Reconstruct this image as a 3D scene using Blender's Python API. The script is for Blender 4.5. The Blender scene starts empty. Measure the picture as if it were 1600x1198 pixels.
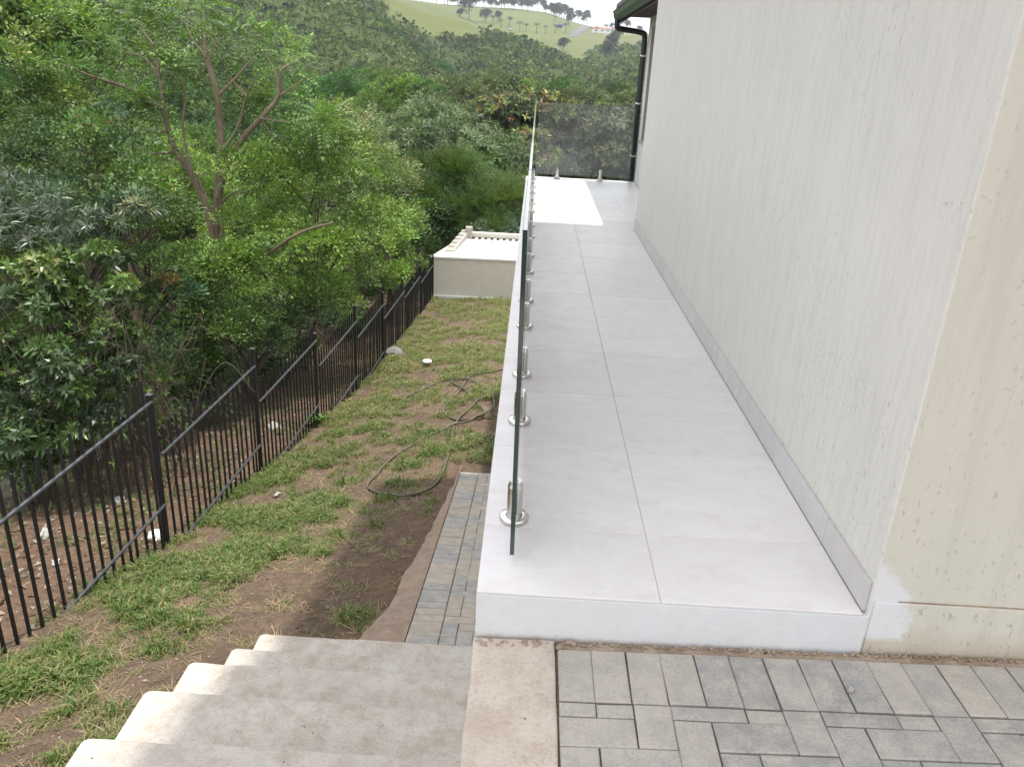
import bpy, bmesh, math, random
import numpy as np
from mathutils import Vector, Matrix
random.seed(7)
RNG = np.random.default_rng(11)
S = bpy.context.scene
COL = S.collection
R = math.radians

# ------------------------------------------------------------------ camera, sky, sun, exposure
F, YAW, PITCH, ROLL, EYE = 1233.53, -0.012835, 0.378042, 0.0507424, 1.41
cd = bpy.data.cameras.new('camera'); cam = bpy.data.objects.new('camera', cd); COL.objects.link(cam)
_rt = Vector((math.cos(YAW), -math.sin(YAW), 0))
_fw = Vector((math.sin(YAW)*math.cos(PITCH), math.cos(YAW)*math.cos(PITCH), -math.sin(PITCH)))
_up = _rt.cross(_fw)
_r2 = math.cos(ROLL)*_rt + math.sin(ROLL)*_up
_u2 = -math.sin(ROLL)*_rt + math.cos(ROLL)*_up
M = Matrix((_r2, _u2, -_fw)).transposed().to_4x4(); M.translation = Vector((0, 0, EYE))
cam.matrix_world = M
cd.sensor_width = 36; cd.lens = F/1600*36; cd.clip_start = 0.05; cd.clip_end = 6000
S.camera = cam

SUN_DIR = Vector((0.10, 0.12, 1.0)).normalized()      # towards the sun: high, a little ahead and to the right
SUN_EL = math.asin(SUN_DIR.z); SUN_AZ = math.atan2(SUN_DIR.x, SUN_DIR.y)
w = bpy.data.worlds.new('World'); S.world = w; w.use_nodes = True
nt = w.node_tree; N = nt.nodes; L = nt.links; N.clear()
sky = N.new('ShaderNodeTexSky'); sky.sky_type = 'NISHITA'; sky.sun_disc = False
sky.sun_elevation = SUN_EL; sky.sun_rotation = SUN_AZ; sky.dust_density = 1.5; sky.altitude = 200
tc = N.new('ShaderNodeTexCoord'); mp = N.new('ShaderNodeMapping'); mp.inputs['Scale'].default_value = (1, 1, 2.6)
nz = N.new('ShaderNodeTexNoise'); nz.inputs['Scale'].default_value = 2.3; nz.inputs['Detail'].default_value = 7; nz.inputs['Roughness'].default_value = .6
rp = N.new('ShaderNodeValToRGB'); rp.color_ramp.elements[0].position = .30; rp.color_ramp.elements[1].position = .60
rp.color_ramp.elements[0].color = (.62, .62, .62, 1); rp.color_ramp.elements[1].color = (.97, .97, .97, 1)
mx = N.new('ShaderNodeMixRGB'); mx.inputs[2].default_value = (8.5, 8.5, 8.65, 1)
bg = N.new('ShaderNodeBackground'); bg.inputs['Strength'].default_value = 0.128
ou = N.new('ShaderNodeOutputWorld')
L.new(tc.outputs['Generated'], mp.inputs[0]); L.new(mp.outputs[0], nz.inputs['Vector']); L.new(nz.outputs['Fac'], rp.inputs[0])
L.new(rp.outputs[0], mx.inputs[0]); L.new(sky.outputs[0], mx.inputs[1]); L.new(mx.outputs[0], bg.inputs[0]); L.new(bg.outputs[0], ou.inputs[0])
sd = bpy.data.lights.new('sun', 'SUN'); sd.energy = 2.7; sd.angle = R(1.3); sd.color = (1, .955, .89)
so = bpy.data.objects.new('sun', sd); COL.objects.link(so); so.rotation_euler = SUN_DIR.to_track_quat('Z', 'Y').to_euler()
S.view_settings.view_transform = 'Standard'; S.view_settings.look = 'None'; S.view_settings.exposure = 0.86
S.view_settings.gamma = 1; S.view_settings.use_curve_mapping = False
S.render.engine = 'CYCLES'
S.cycles.max_bounces = 8; S.cycles.diffuse_bounces = 4; S.cycles.transparent_max_bounces = 24; S.cycles.transmission_bounces = 6

# ------------------------------------------------------------------ material helpers
def mat(name):
    m = bpy.data.materials.new(name); m.use_nodes = True
    return m, m.node_tree.nodes, m.node_tree.links, m.node_tree.nodes['Principled BSDF']
def coord(Nn, Ll, scale=(1, 1, 1), kind='Object', rot=(0, 0, 0)):
    t = Nn.new('ShaderNodeTexCoord'); p = Nn.new('ShaderNodeMapping'); p.inputs['Scale'].default_value = scale; p.inputs['Rotation'].default_value = rot
    Ll.new(t.outputs[kind], p.inputs[0]); return p.outputs[0]
def wcoord(Nn, Ll, scale=(1, 1, 1)):
    t = Nn.new('ShaderNodeNewGeometry'); p = Nn.new('ShaderNodeMapping'); p.inputs['Scale'].default_value = scale
    Ll.new(t.outputs['Position'], p.inputs[0]); return p.outputs[0]
def noise(Nn, Ll, vec, scale, detail=4, rough=.5, dist=0):
    n = Nn.new('ShaderNodeTexNoise'); n.inputs['Scale'].default_value = scale; n.inputs['Detail'].default_value = detail
    n.inputs['Roughness'].default_value = rough; n.inputs['Distortion'].default_value = dist
    if vec is not None: Ll.new(vec, n.inputs['Vector'])
    return n.outputs['Fac']
def ramp(Nn, Ll, fac, stops):
    r = Nn.new('ShaderNodeValToRGB'); e = r.color_ramp.elements
    while len(e) < len(stops): e.new(.5)
    for x, (p, c) in zip(e, stops):
        x.position = p; x.color = (c, c, c, 1) if isinstance(c, (int, float)) else (*c, 1)
    Ll.new(fac, r.inputs[0]); return r.outputs[0]
def mixc(Nn, Ll, fac, a, b, mode='MIX'):
    n = Nn.new('ShaderNodeMixRGB'); n.blend_type = mode
    for i, v in ((0, fac), (1, a), (2, b)):
        if isinstance(v, (int, float)): n.inputs[i].default_value = v if i == 0 else (v, v, v, 1)
        elif isinstance(v, tuple): n.inputs[i].default_value = (*v, 1)
        else: Ll.new(v, n.inputs[i])
    return n.outputs[0]
def mathn(Nn, Ll, op, a, b=0.0):
    n = Nn.new('ShaderNodeMath'); n.operation = op
    for i, v in ((0, a), (1, b)):
        if isinstance(v, (int, float)): n.inputs[i].default_value = v
        else: Ll.new(v, n.inputs[i])
    return n.outputs[0]
def bump(Nn, Ll, bs, h, strength, dist=.01, prev=None):
    b = Nn.new('ShaderNodeBump'); b.inputs['Strength'].default_value = strength; b.inputs['Distance'].default_value = dist
    Ll.new(h, b.inputs['Height'])
    if prev is not None: Ll.new(prev, b.inputs['Normal'])
    Ll.new(b.outputs[0], bs.inputs['Normal']); return b.outputs[0]
def flat(name, col, rough=.5, metal=0.0, spec=.5):
    m, n, l, b = mat(name); b.inputs['Base Color'].default_value = (*col, 1); b.inputs['Roughness'].default_value = rough
    b.inputs['Metallic'].default_value = metal; b.inputs['Specular IOR Level'].default_value = spec
    return m

# --- plaster of the house: fine vertical float marks, pits
def plaster(name, base, tint, patch=False, streak=22, bs_=.55):
    m, n, l, b = mat(name)
    p = wcoord(n, l)
    ps = wcoord(n, l, (1, 1, .10))
    big = noise(n, l, p, 1.3, 5, .6)
    st = noise(n, l, ps, streak, 5, .62)
    pit = noise(n, l, wcoord(n, l, (1, 1, .38)), 88, 3, .55)
    pm = ramp(n, l, pit, [(.625, 0), (.70, 1)])
    gate = ramp(n, l, noise(n, l, p, 2.4, 3, .6), [(.40, 0.10), (.60, 1)])
    pm = mixc(n, l, 1.0, pm, gate, 'MULTIPLY')
    c = mixc(n, l, ramp(n, l, big, [(.3, 0), (.7, 1)]), base, tint)
    c = mixc(n, l, ramp(n, l, st, [(.36, .30), (.52, 0)]), c, tuple(x*.74 for x in base))
    c = mixc(n, l, ramp(n, l, noise(n, l, wcoord(n, l, (1, 1, .22)), 5.5, 6, .7), [(.35, .16), (.55, 0)]), c, tuple(x*.8 for x in tint))
    c = mixc(n, l, mathn(n, l, 'MULTIPLY', pm, .42), c, tuple(x*.42 for x in tint))
    # a few dark nicks
    sp = noise(n, l, wcoord(n, l, (1, 1, .3)), 17, 1, .5)
    nk = ramp(n, l, sp, [(.83, 0), (.845, 1)])
    c = mixc(n, l, nk, c, (.08, .06, .05))
    if patch:
        sz_ = n.new('ShaderNodeSeparateXYZ'); l.new(wcoord(n, l), sz_.inputs[0])
        hh = mathn(n, l, 'ADD', sz_.outputs[2], mathn(n, l, 'MULTIPLY', noise(n, l, wcoord(n, l), 16, 7, .75), -.14))
        c = mixc(n, l, ramp(n, l, mathn(n, l, 'MULTIPLY', mathn(n, l, 'SUBTRACT', -.10, hh), 9), [(0, 0), (1, .55)]), c, (.36, .28, .19))
    if patch:   # white undercoat brushed over the foot of the corner, ragged edge
        sx = n.new('ShaderNodeSeparateXYZ'); g = n.new('ShaderNodeNewGeometry'); l.new(g.outputs['Position'], sx.inputs[0])
        r1 = noise(n, l, wcoord(n, l, (1, 1, 1)), 26, 5, .7)
        lim = mathn(n, l, 'ADD', mathn(n, l, 'MULTIPLY', mathn(n, l, 'SUBTRACT', r1, .5), .10), 1.150)
        soft = lambda d_, w_: ramp(n, l, mathn(n, l, 'ADD', mathn(n, l, 'MULTIPLY', d_, 1/w_), .5), [(0, 0), (1, 1)])
        mx_ = soft(mathn(n, l, 'SUBTRACT', lim, sx.outputs[0]), .022)
        limz = mathn(n, l, 'ADD', mathn(n, l, 'MULTIPLY', mathn(n, l, 'SUBTRACT', r1, .5), .16), mathn(n, l, 'SUBTRACT', 1.52, mathn(n, l, 'MULTIPLY', sx.outputs[0], 1.28)))
        mz_ = soft(mathn(n, l, 'SUBTRACT', limz, sx.outputs[2]), .035)
        limb = mathn(n, l, 'ADD', mathn(n, l, 'MULTIPLY', mathn(n, l, 'SUBTRACT', r1, .5), .05), -.085)
        mb_ = soft(mathn(n, l, 'SUBTRACT', sx.outputs[2], limb), .02)
        mk_ = mathn(n, l, 'MULTIPLY', mathn(n, l, 'MULTIPLY', mx_, mz_), mb_)
        c = mixc(n, l, mathn(n, l, 'MULTIPLY', mk_, .72), c, (.66, .67, .70))
    l.new(c, b.inputs['Base Color']); b.inputs['Roughness'].default_value = .85; b.inputs['Specular IOR Level'].default_value = .25
    h = mixc(n, l, .5, st, noise(n, l, wcoord(n, l, (1, 1, .5)), 55, 5, .65))
    h = mixc(n, l, pm, h, 0.0)
    bump(n, l, b, h, bs_, .006)
    return m
M_WALL = plaster('cream_plaster', (.64, .62, .575), (.615, .595, .555), streak=42, bs_=.8)
M_BEIGE = plaster('beige_plaster', (.575, .545, .47), (.55, .52, .445), patch=True, streak=15)
M_WING = plaster('white_plaster', (.66, .665, .65), (.62, .63, .62))
M_TRIM = flat('taupe_reveal', (.33, .30, .26), .8)

def tile_mat(nm='porcelain_tile', k_=1.0):
    m, n, l, b = mat(nm)
    oi = n.new('ShaderNodeObjectInfo'); ad = n.new('ShaderNodeVectorMath'); ad.operation = 'ADD'
    sc_ = n.new('ShaderNodeVectorMath'); sc_.operation = 'SCALE'; sc_.inputs['Scale'].default_value = 37
    cb = n.new('ShaderNodeCombineXYZ'); l.new(oi.outputs['Random'], cb.inputs[0]); l.new(oi.outputs['Random'], cb.inputs[2]); l.new(cb.outputs[0], sc_.inputs[0])
    l.new(wcoord(n, l, (1, 1.9, 1)), ad.inputs[0]); l.new(sc_.outputs[0], ad.inputs[1])
    v1 = noise(n, l, ad.outputs[0], 5, 8, .68, 1.2); v2 = noise(n, l, ad.outputs[0], 42, 6, .7)
    c = mixc(n, l, ramp(n, l, v1, [(.35, 0), (.65, 1)]), (.765, .735, .735), (.71, .675, .675))
    c = mixc(n, l, ramp(n, l, v2, [(.3, .18), (.5, 0)]), c, (.57, .54, .53))
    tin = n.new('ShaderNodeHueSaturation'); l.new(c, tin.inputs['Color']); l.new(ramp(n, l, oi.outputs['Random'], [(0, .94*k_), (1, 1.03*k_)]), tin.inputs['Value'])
    dirt = noise(n, l, wcoord(n, l), 9, 7, .75)
    c = mixc(n, l, ramp(n, l, dirt, [(.54, 0), (.78, .45)]), tin.outputs[0], (.50, .455, .41))
    spk = ramp(n, l, noise(n, l, wcoord(n, l), 70, 2, .5), [(.80, 0), (.83, .7)])
    c = mixc(n, l, spk, c, (.2, .17, .15))
    l.new(c, b.inputs['Base Color'])
    l.new(ramp(n, l, v1, [(.3, .30), (.7, .46)]), b.inputs['Roughness']); b.inputs['Specular IOR Level'].default_value = .45
    bump(n, l, b, v2, .05, .002)
    return m
M_TILE = tile_mat(); M_SKIRT = tile_mat('shaded_porcelain_skirting', .72)  # skirting is the floor tile, with its upright face's shade put into the colour
M_GROUT = flat('grout', (.53, .505, .49), .9)

def concrete(name, a, bcol, stain, rough=.9, bstr=.35, scale=1.0, white=0.0, fine=.35, foot=None):
    m, n, l, b = mat(name)
    p = wcoord(n, l, (scale,)*3)
    c = mixc(n, l, ramp(n, l, noise(n, l, p, 2.6, 8, .68, .4), [(.3, 0), (.7, 1)]), a, bcol)
    c = mixc(n, l, ramp(n, l, noise(n, l, p, 11, 8, .75), [(.40, .5), (.56, 0)]), c, stain)
    c = mixc(n, l, ramp(n, l, noise(n, l, p, 95, 3, .6), [(.3, fine), (.5, 0)]), c, tuple(x*.6 for x in stain))
    if foot is not None:
        sx = n.new('ShaderNodeSeparateXYZ'); l.new(wcoord(n, l), sx.inputs[0])
        hgt = mathn(n, l, 'ADD', sx.outputs[2], mathn(n, l, 'MULTIPLY', noise(n, l, wcoord(n, l), 22, 6, .75), -.05))
        c = mixc(n, l, ramp(n, l, mathn(n, l, 'ADD', mathn(n, l, 'MULTIPLY', mathn(n, l, 'SUBTRACT', foot, hgt), 30), 0), [(0, 0), (1, .8)]), c, (.38, .30, .22))
    spk = ramp(n, l, noise(n, l, p, 30, 2, .6), [(.735, 0), (.76, 1)])
    c = mixc(n, l, mathn(n, l, 'MULTIPLY', spk, .8), c, (.07, .055, .045))
    if white: c = mixc(n, l, ramp(n, l, noise(n, l, p, 4, 6, .7), [(.45, 0), (.65, white)]), c, (.62, .61, .58))
    l.new(c, b.inputs['Base Color']); b.inputs['Roughness'].default_value = rough; b.inputs['Specular IOR Level'].default_value = .25
    h = mixc(n, l, .5, noise(n, l, p, 14, 8, .75), noise(n, l, p, 120, 4, .7))
    h = mixc(n, l, spk, h, 0.0)
    bump(n, l, b, h, bstr, .008)
    return m
M_STEP = concrete('worn_concrete', (.55, .50, .445), (.46, .415, .37), (.31, .255, .20), bstr=.55, white=.30)
M_STRIP = concrete('edging_concrete', (.57, .50, .43), (.50, .435, .37), (.39, .31, .25), bstr=.35)
M_HAUNCH = concrete('haunch_mortar', (.34, .265, .205), (.28, .21, .155), (.19, .13, .095), bstr=.8)
M_MORTAR = concrete('mortar', (.42, .34, .26), (.36, .28, .2), (.15, .10, .07), bstr=.9)
M_CURB = concrete('painted_curb', (.67, .675, .68), (.575, .58, .59), (.60, .595, .58), bstr=.45, scale=.5, fine=.06, foot=-.165)
M_OUTW = concrete('outbuilding_render', (.64, .61, .53), (.60, .57, .49), (.53, .50, .43), bstr=.3, scale=.6)
M_OUTR = concrete('roof_white', (.74, .73, .69), (.70, .69, .65), (.5, .48, .44), bstr=.2)
M_PARA = concrete('weathered_parapet', (.46, .43, .38), (.40, .37, .33), (.13, .11, .10), bstr=.6)
M_ROCK = concrete('rubble', (.24, .235, .225), (.19, .18, .165), (.10, .09, .08), bstr=1)

def paver_mat(name, a, bcol):
    m, n, l, b = mat(name)
    oi = n.new('ShaderNodeObjectInfo')
    p = wcoord(n, l)
    c = mixc(n, l, oi.outputs['Random'], a, bcol)
    c = mixc(n, l, ramp(n, l, noise(n, l, p, 7, 8, .75, .5), [(.38, .55), (.62, 0)]), c, tuple(x*.66 for x in a))
    c = mixc(n, l, ramp(n, l, noise(n, l, p, 13, 7, .75), [(.42, .12), (.66, .75)]), c, (.50, .455, .395))
    c = mixc(n, l, ramp(n, l, noise(n, l, p, 210, 3, .6), [(.34, .4), (.52, 0)]), c, tuple(x*.45 for x in a))
    l.new(c, b.inputs['Base Color']); b.inputs['Roughness'].default_value = .9; b.inputs['Specular IOR Level'].default_value = .25
    bump(n, l, b, mixc(n, l, .6, noise(n, l, p, 22, 7, .75), noise(n, l, p, 190, 4, .7)), .35, .004)
    return m
M_PTAN = paver_mat('tan_paver', (.43, .405, .36), (.385, .365, .33))
M_PGREY = paver_mat('grey_paver', (.38, .365, .34), (.34, .335, .32))
M_PDARK = paver_mat('charcoal_paver', (.285, .285, .28), (.33, .325, .315))
M_PDTAN = paver_mat('brown_paver', (.40, .345, .28), (.35, .31, .255))
M_PINK = flat('pink_chalk', (.5, .25, .3), .9)

def joint_mat():
    m, n, l, b = mat('joint_sand'); p = wcoord(n, l)
    c = mixc(n, l, ramp(n, l, noise(n, l, p, 40, 6, .8), [(.3, 0), (.7, 1)]), (.09, .07, .055), (.30, .23, .165))
    l.new(c, b.inputs['Base Color']); b.inputs['Roughness'].default_value = 1; bump(n, l, b, noise(n, l, p, 150, 4, .8), 1, .01)
    return m
M_JOINT = joint_mat()
def steel_mat():
    m, n, l, b = mat('brushed_steel'); b.inputs['Metallic'].default_value = 1
    b.inputs['Base Color'].default_value = (.62, .60, .57, 1)
    l.new(ramp(n, l, noise(n, l, wcoord(n, l, (1, 1, .1)), 90, 3, .6), [(.3, .16), (.7, .32)]), b.inputs['Roughness']); return m
M_STEEL = steel_mat()
def fence_mat(name, col, r0, r1):
    m, n, l, b = mat(name); p = wcoord(n, l)
    c = mixc(n, l, ramp(n, l, noise(n, l, p, 12, 6, .7), [(.6, 0), (.75, .35)]), col, (.05, .042, .035))
    l.new(c, b.inputs['Base Color']); l.new(ramp(n, l, noise(n, l, p, 20, 4, .6), [(.3, r0), (.7, r1)]), b.inputs['Roughness']); return m
M_BLACK = fence_mat('black_enamel', (.004, .004, .0045), .5, .7)
M_RAIL = fence_mat('rail_enamel', (.05, .053, .062), .28, .42)
M_DARK = flat('black_plastic', (.012, .012, .014), .35)
M_GUTTER = flat('dark_green_gutter', (.035, .055, .045), .3)
M_SOFFIT = flat('dark_soffit', (.045, .036, .03), .7)
M_ROOF = flat('roof_tile', (.10, .10, .105), .7)
M_PANE = flat('window_glass', (.05, .07, .065), .04, 0, .9)
M_WHITE = flat('white_paint', (.75, .75, .74), .5)
M_HOSE = fence_mat('hose_rubber', (.10, .09, .062), .4, .6)

def glass_mats():
    m, n, l, b = mat('clear_glass'); n.remove(b)
    tr = n.new('ShaderNodeBsdfTransparent'); tr.inputs[0].default_value = (.93, .965, .955, 1)
    gl = n.new('ShaderNodeBsdfGlossy'); gl.inputs['Roughness'].default_value = .01
    fr = n.new('ShaderNodeFresnel'); fr.inputs['IOR'].default_value = 1.5
    mxs = n.new('ShaderNodeMixShader'); l.new(fr.outputs[0], mxs.inputs[0]); l.new(tr.outputs[0], mxs.inputs[1]); l.new(gl.outputs[0], mxs.inputs[2])
    df = n.new('ShaderNodeBsdfDiffuse'); df.inputs[0].default_value = (.62, .66, .66, 1)
    ds = n.new('ShaderNodeMixShader'); l.new(ramp(n, l, noise(n, l, wcoord(n, l), 3, 5, .6), [(.3, .05), (.7, .10)]), ds.inputs[0]); l.new(mxs.outputs[0], ds.inputs[1]); l.new(df.outputs[0], ds.inputs[2])
    l.new(ds.outputs[0], n['Material Output'].inputs[0])
    e, n, l, b = mat('glass_edge'); b.inputs['Base Color'].default_value = (.004, .026, .023, 1); b.inputs['Roughness'].default_value = .12
    b.inputs['Specular IOR Level'].default_value = .8; b.inputs['Coat Weight'].default_value = .6
    return m, e
M_GLASS, M_EDGE = glass_mats()

def leaf_mat(name, rough=.42, trans=.28, spec=.45):
    m, n, l, b = mat(name)
    at = n.new('ShaderNodeAttribute'); at.attribute_name = 'Col'
    l.new(at.outputs['Color'], b.inputs['Base Color']); b.inputs['Roughness'].default_value = rough; b.inputs['Specular IOR Level'].default_value = spec
    tl = n.new('ShaderNodeBsdfTranslucent')
    c = mixc(n, l, 1.0, at.outputs['Color'], (1.25, 1.35, .55), 'MULTIPLY'); l.new(c, tl.inputs[0])
    ms = n.new('ShaderNodeMixShader'); ms.inputs[0].default_value = trans
    l.new(b.outputs[0], ms.inputs[1]); l.new(tl.outputs[0], ms.inputs[2]); l.new(ms.outputs[0], n['Material Output'].inputs[0])
    return m
M_LEAF = leaf_mat('leaf', .45, .16, .22); M_FARLEAF = leaf_mat('far_leaf', .8, .15, .05); M_LEAFG = leaf_mat('glossy_leaf', .36, .15, .42); M_GRASS = leaf_mat('grass_blade', .5, .3, .3)
def bark_mat(name, a, b_):
    m, n, l, b = mat(name); p = wcoord(n, l, (1, 1, .25))
    c = mixc(n, l, ramp(n, l, noise(n, l, p, 26, 6, .7), [(.3, 0), (.7, 1)]), a, b_)
    l.new(c, b.inputs['Base Color']); b.inputs['Roughness'].default_value = .9; bump(n, l, b, noise(n, l, p, 40, 5, .7), .8, .02); return m
M_BARK = bark_mat('bark', (.24, .185, .125), (.14, .105, .072)); M_DBARK = bark_mat('dark_bark', (.10, .078, .055), (.055, .042, .03)); M_TWIG = bark_mat('dry_twig', (.15, .11, .08), (.08, .058, .043))

# ------------------------------------------------------------------ mesh helpers
def link(o, parent=None):
    COL.objects.link(o)
    if parent is not None: o.parent = parent
    return o
def tag(o, label=None, cat=None, group=None, kind=None):
    if label: o['label'] = label
    if cat: o['category'] = cat
    if group: o['group'] = group
    if kind: o['kind'] = kind
    return o
def empty(name, loc=(0, 0, 0), rot=(0, 0, 0)):
    o = bpy.data.objects.new(name, None); o.location = loc; o.rotation_euler = rot; o.empty_display_size = .2; return link(o)
def npmesh(name, V, Fq, mats, colors=None, smooth=False, midx=None):
    """V (n,3); Fq (m,k) int faces all with k corners; colors (m,3) per face"""
    V = np.asarray(V, np.float32); Fq = np.asarray(Fq, np.int32); m, k = Fq.shape
    me = bpy.data.meshes.new(name); me.vertices.add(len(V)); me.vertices.foreach_set('co', V.ravel())
    me.loops.add(m*k); me.loops.foreach_set('vertex_index', Fq.ravel())
    me.polygons.add(m); me.polygons.foreach_set('loop_start', np.arange(0, m*k, k, dtype=np.int32)); me.polygons.foreach_set('loop_total', np.full(m, k, np.int32))
    if smooth: me.polygons.foreach_set('use_smooth', np.ones(m, bool))
    if midx is not None: me.polygons.foreach_set('material_index', np.asarray(midx, np.int32))
    me.update(calc_edges=True)
    if colors is not None:
        a = me.color_attributes.new('Col', 'FLOAT_COLOR', 'CORNER')
        c = np.ones((m, k, 4), np.float32); c[:, :, :3] = np.asarray(colors, np.float32)[:, None, :]
        a.data.foreach_set('color', c.ravel())
    for x in (mats if isinstance(mats, (list, tuple)) else [mats]): me.materials.append(x)
    return me
def bm_mesh(name, bm, mats, smooth=False):
    me = bpy.data.meshes.new(name); bmesh.ops.recalc_face_normals(bm, faces=bm.faces[:]); bm.to_mesh(me); bm.free()
    for x in (mats if isinstance(mats, (list, tuple)) else [mats]): me.materials.append(x)
    if smooth:
        for p in me.polygons: p.use_smooth = True
    return me
def obj(name, me, parent=None, loc=None, rot=None):
    o = bpy.data.objects.new(name, me); link(o, parent)
    if loc is not None: o.location = loc
    if rot is not None: o.rotation_euler = rot
    return o
def bm_box(bm, x0, x1, y0, y1, z0, z1, mi=0):
    v = [bm.verts.new(p) for p in ((x0,y0,z0),(x1,y0,z0),(x1,y1,z0),(x0,y1,z0),(x0,y0,z1),(x1,y0,z1),(x1,y1,z1),(x0,y1,z1))]
    fs = []
    for f in ((3,2,1,0),(4,5,6,7),(0,1,5,4),(1,2,6,5),(2,3,7,6),(3,0,4,7)):
        q = bm.faces.new([v[i] for i in f]); q.material_index = mi; fs.append(q)
    return v, fs
def box(name, x0, x1, y0, y1, z0, z1, m, parent=None, bev=0, seg=1):
    bm = bmesh.new(); bm_box(bm, x0, x1, y0, y1, z0, z1)
    if bev: bmesh.ops.bevel(bm, geom=bm.edges[:], offset=bev, segments=seg, profile=.6, affect='EDGES')
    return obj(name, bm_mesh(name, bm, m), parent)
def prism(name, pts, z0, z1, m, parent=None, bev=0):
    """pts: plan outline ccw; z1 may be list"""
    bm = bmesh.new(); n = len(pts)
    zb = z0 if isinstance(z0, (list, tuple)) else [z0]*n; zt = z1 if isinstance(z1, (list, tuple)) else [z1]*n
    b = [bm.verts.new((p[0], p[1], zb[i])) for i, p in enumerate(pts)]; t = [bm.verts.new((p[0], p[1], zt[i])) for i, p in enumerate(pts)]
    bm.faces.new(b[::-1]); bm.faces.new(t)
    for i in range(n): bm.faces.new((b[i], b[(i+1) % n], t[(i+1) % n], t[i]))
    if bev: bmesh.ops.bevel(bm, geom=bm.edges[:], offset=bev, segments=2, profile=.6, affect='EDGES')
    return obj(name, bm_mesh(name, bm, m), parent)
def tube_arrays(pts, rad, seg=8):
    P = np.array(pts, float); n = len(P); rad = np.broadcast_to(np.array(rad, float), (n,)) if np.ndim(rad) else np.full(n, rad)
    T = np.gradient(P, axis=0); T /= np.linalg.norm(T, axis=1)[:, None] + 1e-12
    ref = np.array([0, 0, 1.0]) if abs(T[0][2]) < .9 else np.array([1.0, 0, 0])
    V = []; u = np.cross(T[0], ref); u /= np.linalg.norm(u)
    for i in range(n):
        u = u - T[i]*(u@T[i]); u /= np.linalg.norm(u) + 1e-12; v = np.cross(T[i], u)
        a = np.arange(seg)*2*math.pi/seg
        V.append(P[i] + rad[i]*(np.cos(a)[:, None]*u + np.sin(a)[:, None]*v))
    V = np.concatenate(V); Fq = []
    for i in range(n-1):
        for j in range(seg):
            a = i*seg+j; b = i*seg+(j+1) % seg; Fq.append((a, b, b+seg, a+seg))
    return V, np.array(Fq)
def tubes_mesh(name, lst, m, seg=8, smooth=True):
    VV = []; FF = []; o = 0
    for pts, rad in lst:
        V, Fq = tube_arrays(pts, rad, seg); VV.append(V); FF.append(Fq+o); o += len(V)
    return npmesh(name, np.concatenate(VV), np.concatenate(FF), m, smooth=smooth)
def smooth_path(pts, n=6):
    P = [np.array(p, float) for p in pts]; P = [2*P[0]-P[1]] + P + [2*P[-1]-P[-2]]; out = []
    for i in range(1, len(P)-2):
        for k in range(n):
            t = k/n; a, b, c, d = P[i-1], P[i], P[i+1], P[i+2]
            out.append(.5*((2*b)+(-a+c)*t+(2*a-5*b+4*c-d)*t*t+(-a+3*b-3*c+d)*t**3))
    out.append(P[-2]); return np.array(out)
def lathe(name, prof, m, seg=24, parent=None, loc=None, smooth=True):
    V = []; n = len(prof)
    for r, z in prof:
        for j in range(seg): a = 2*math.pi*j/seg; V.append((r*math.cos(a), r*math.sin(a), z))
    Fq = [(i*seg+j, i*seg+(j+1) % seg, (i+1)*seg+(j+1) % seg, (i+1)*seg+j) for i in range(n-1) for j in range(seg)]
    me = npmesh(name, V, Fq, m, smooth=smooth)
    return obj(name, me, parent, loc)
# value noise
_tab = RNG.random((256, 256))
def vnoise(x, y, s=1.0, oct=4, rough=.5, seed=0):
    x = np.asarray(x, float)*s+seed*17.3; y = np.asarray(y, float)*s+seed*7.9; out = 0; amp = 1; tot = 0
    for _ in range(oct):
        xi = np.floor(x).astype(int); yi = np.floor(y).astype(int); fx = x-xi; fy = y-yi
        fx = fx*fx*(3-2*fx); fy = fy*fy*(3-2*fy)
        g = lambda a, b: _tab[a % 256, b % 256]
        v = (g(xi, yi)*(1-fx)+g(xi+1, yi)*fx)*(1-fy)+(g(xi, yi+1)*(1-fx)+g(xi+1, yi+1)*fx)*fy
        out = out+amp*v; tot += amp; amp *= rough; x = x*2.03+11.1; y = y*2.03+5.7
    return out/tot

#@@GROUND@@
FXA, FXB = -3.3, .03                       # fence line  X = FXA + FXB*Y
def fence_x(Y): return FXA+FXB*np.asarray(Y, float)
_ya = [-60, -3, 0, 3.8, 7.8, 21.6, 30]; _za = [-.5, -.5, -.72, -1.86, -2.80, -4.62, -6.2]
_yf = [-60, -2, 4.5, 5.97, 8.3, 10.63, 12.9, 15, 17.3, 21.6, 30]; _zf = [-.9, -.9, -2.31, -2.74, -3.24, -3.62, -4.02, -4.24, -4.42, -4.70, -6.4]
TU = np.array([-2.6917, -1.3492, -0.8724, -0.6392, -0.4855, -0.3333, -0.2728, -0.2427, -0.2058, -0.1825, -0.1525, -0.1234, -0.1077, -0.0741, -0.0332, 0.004, 0.041, 0.0779, 0.1148, 0.1883, 0.3342, 0.6219, 1.2505])
TD = np.array([40, 70, 110, 140, 210, 255, 330, 400, 470, 560, 650, 760, 1000, 2500], float)
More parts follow.
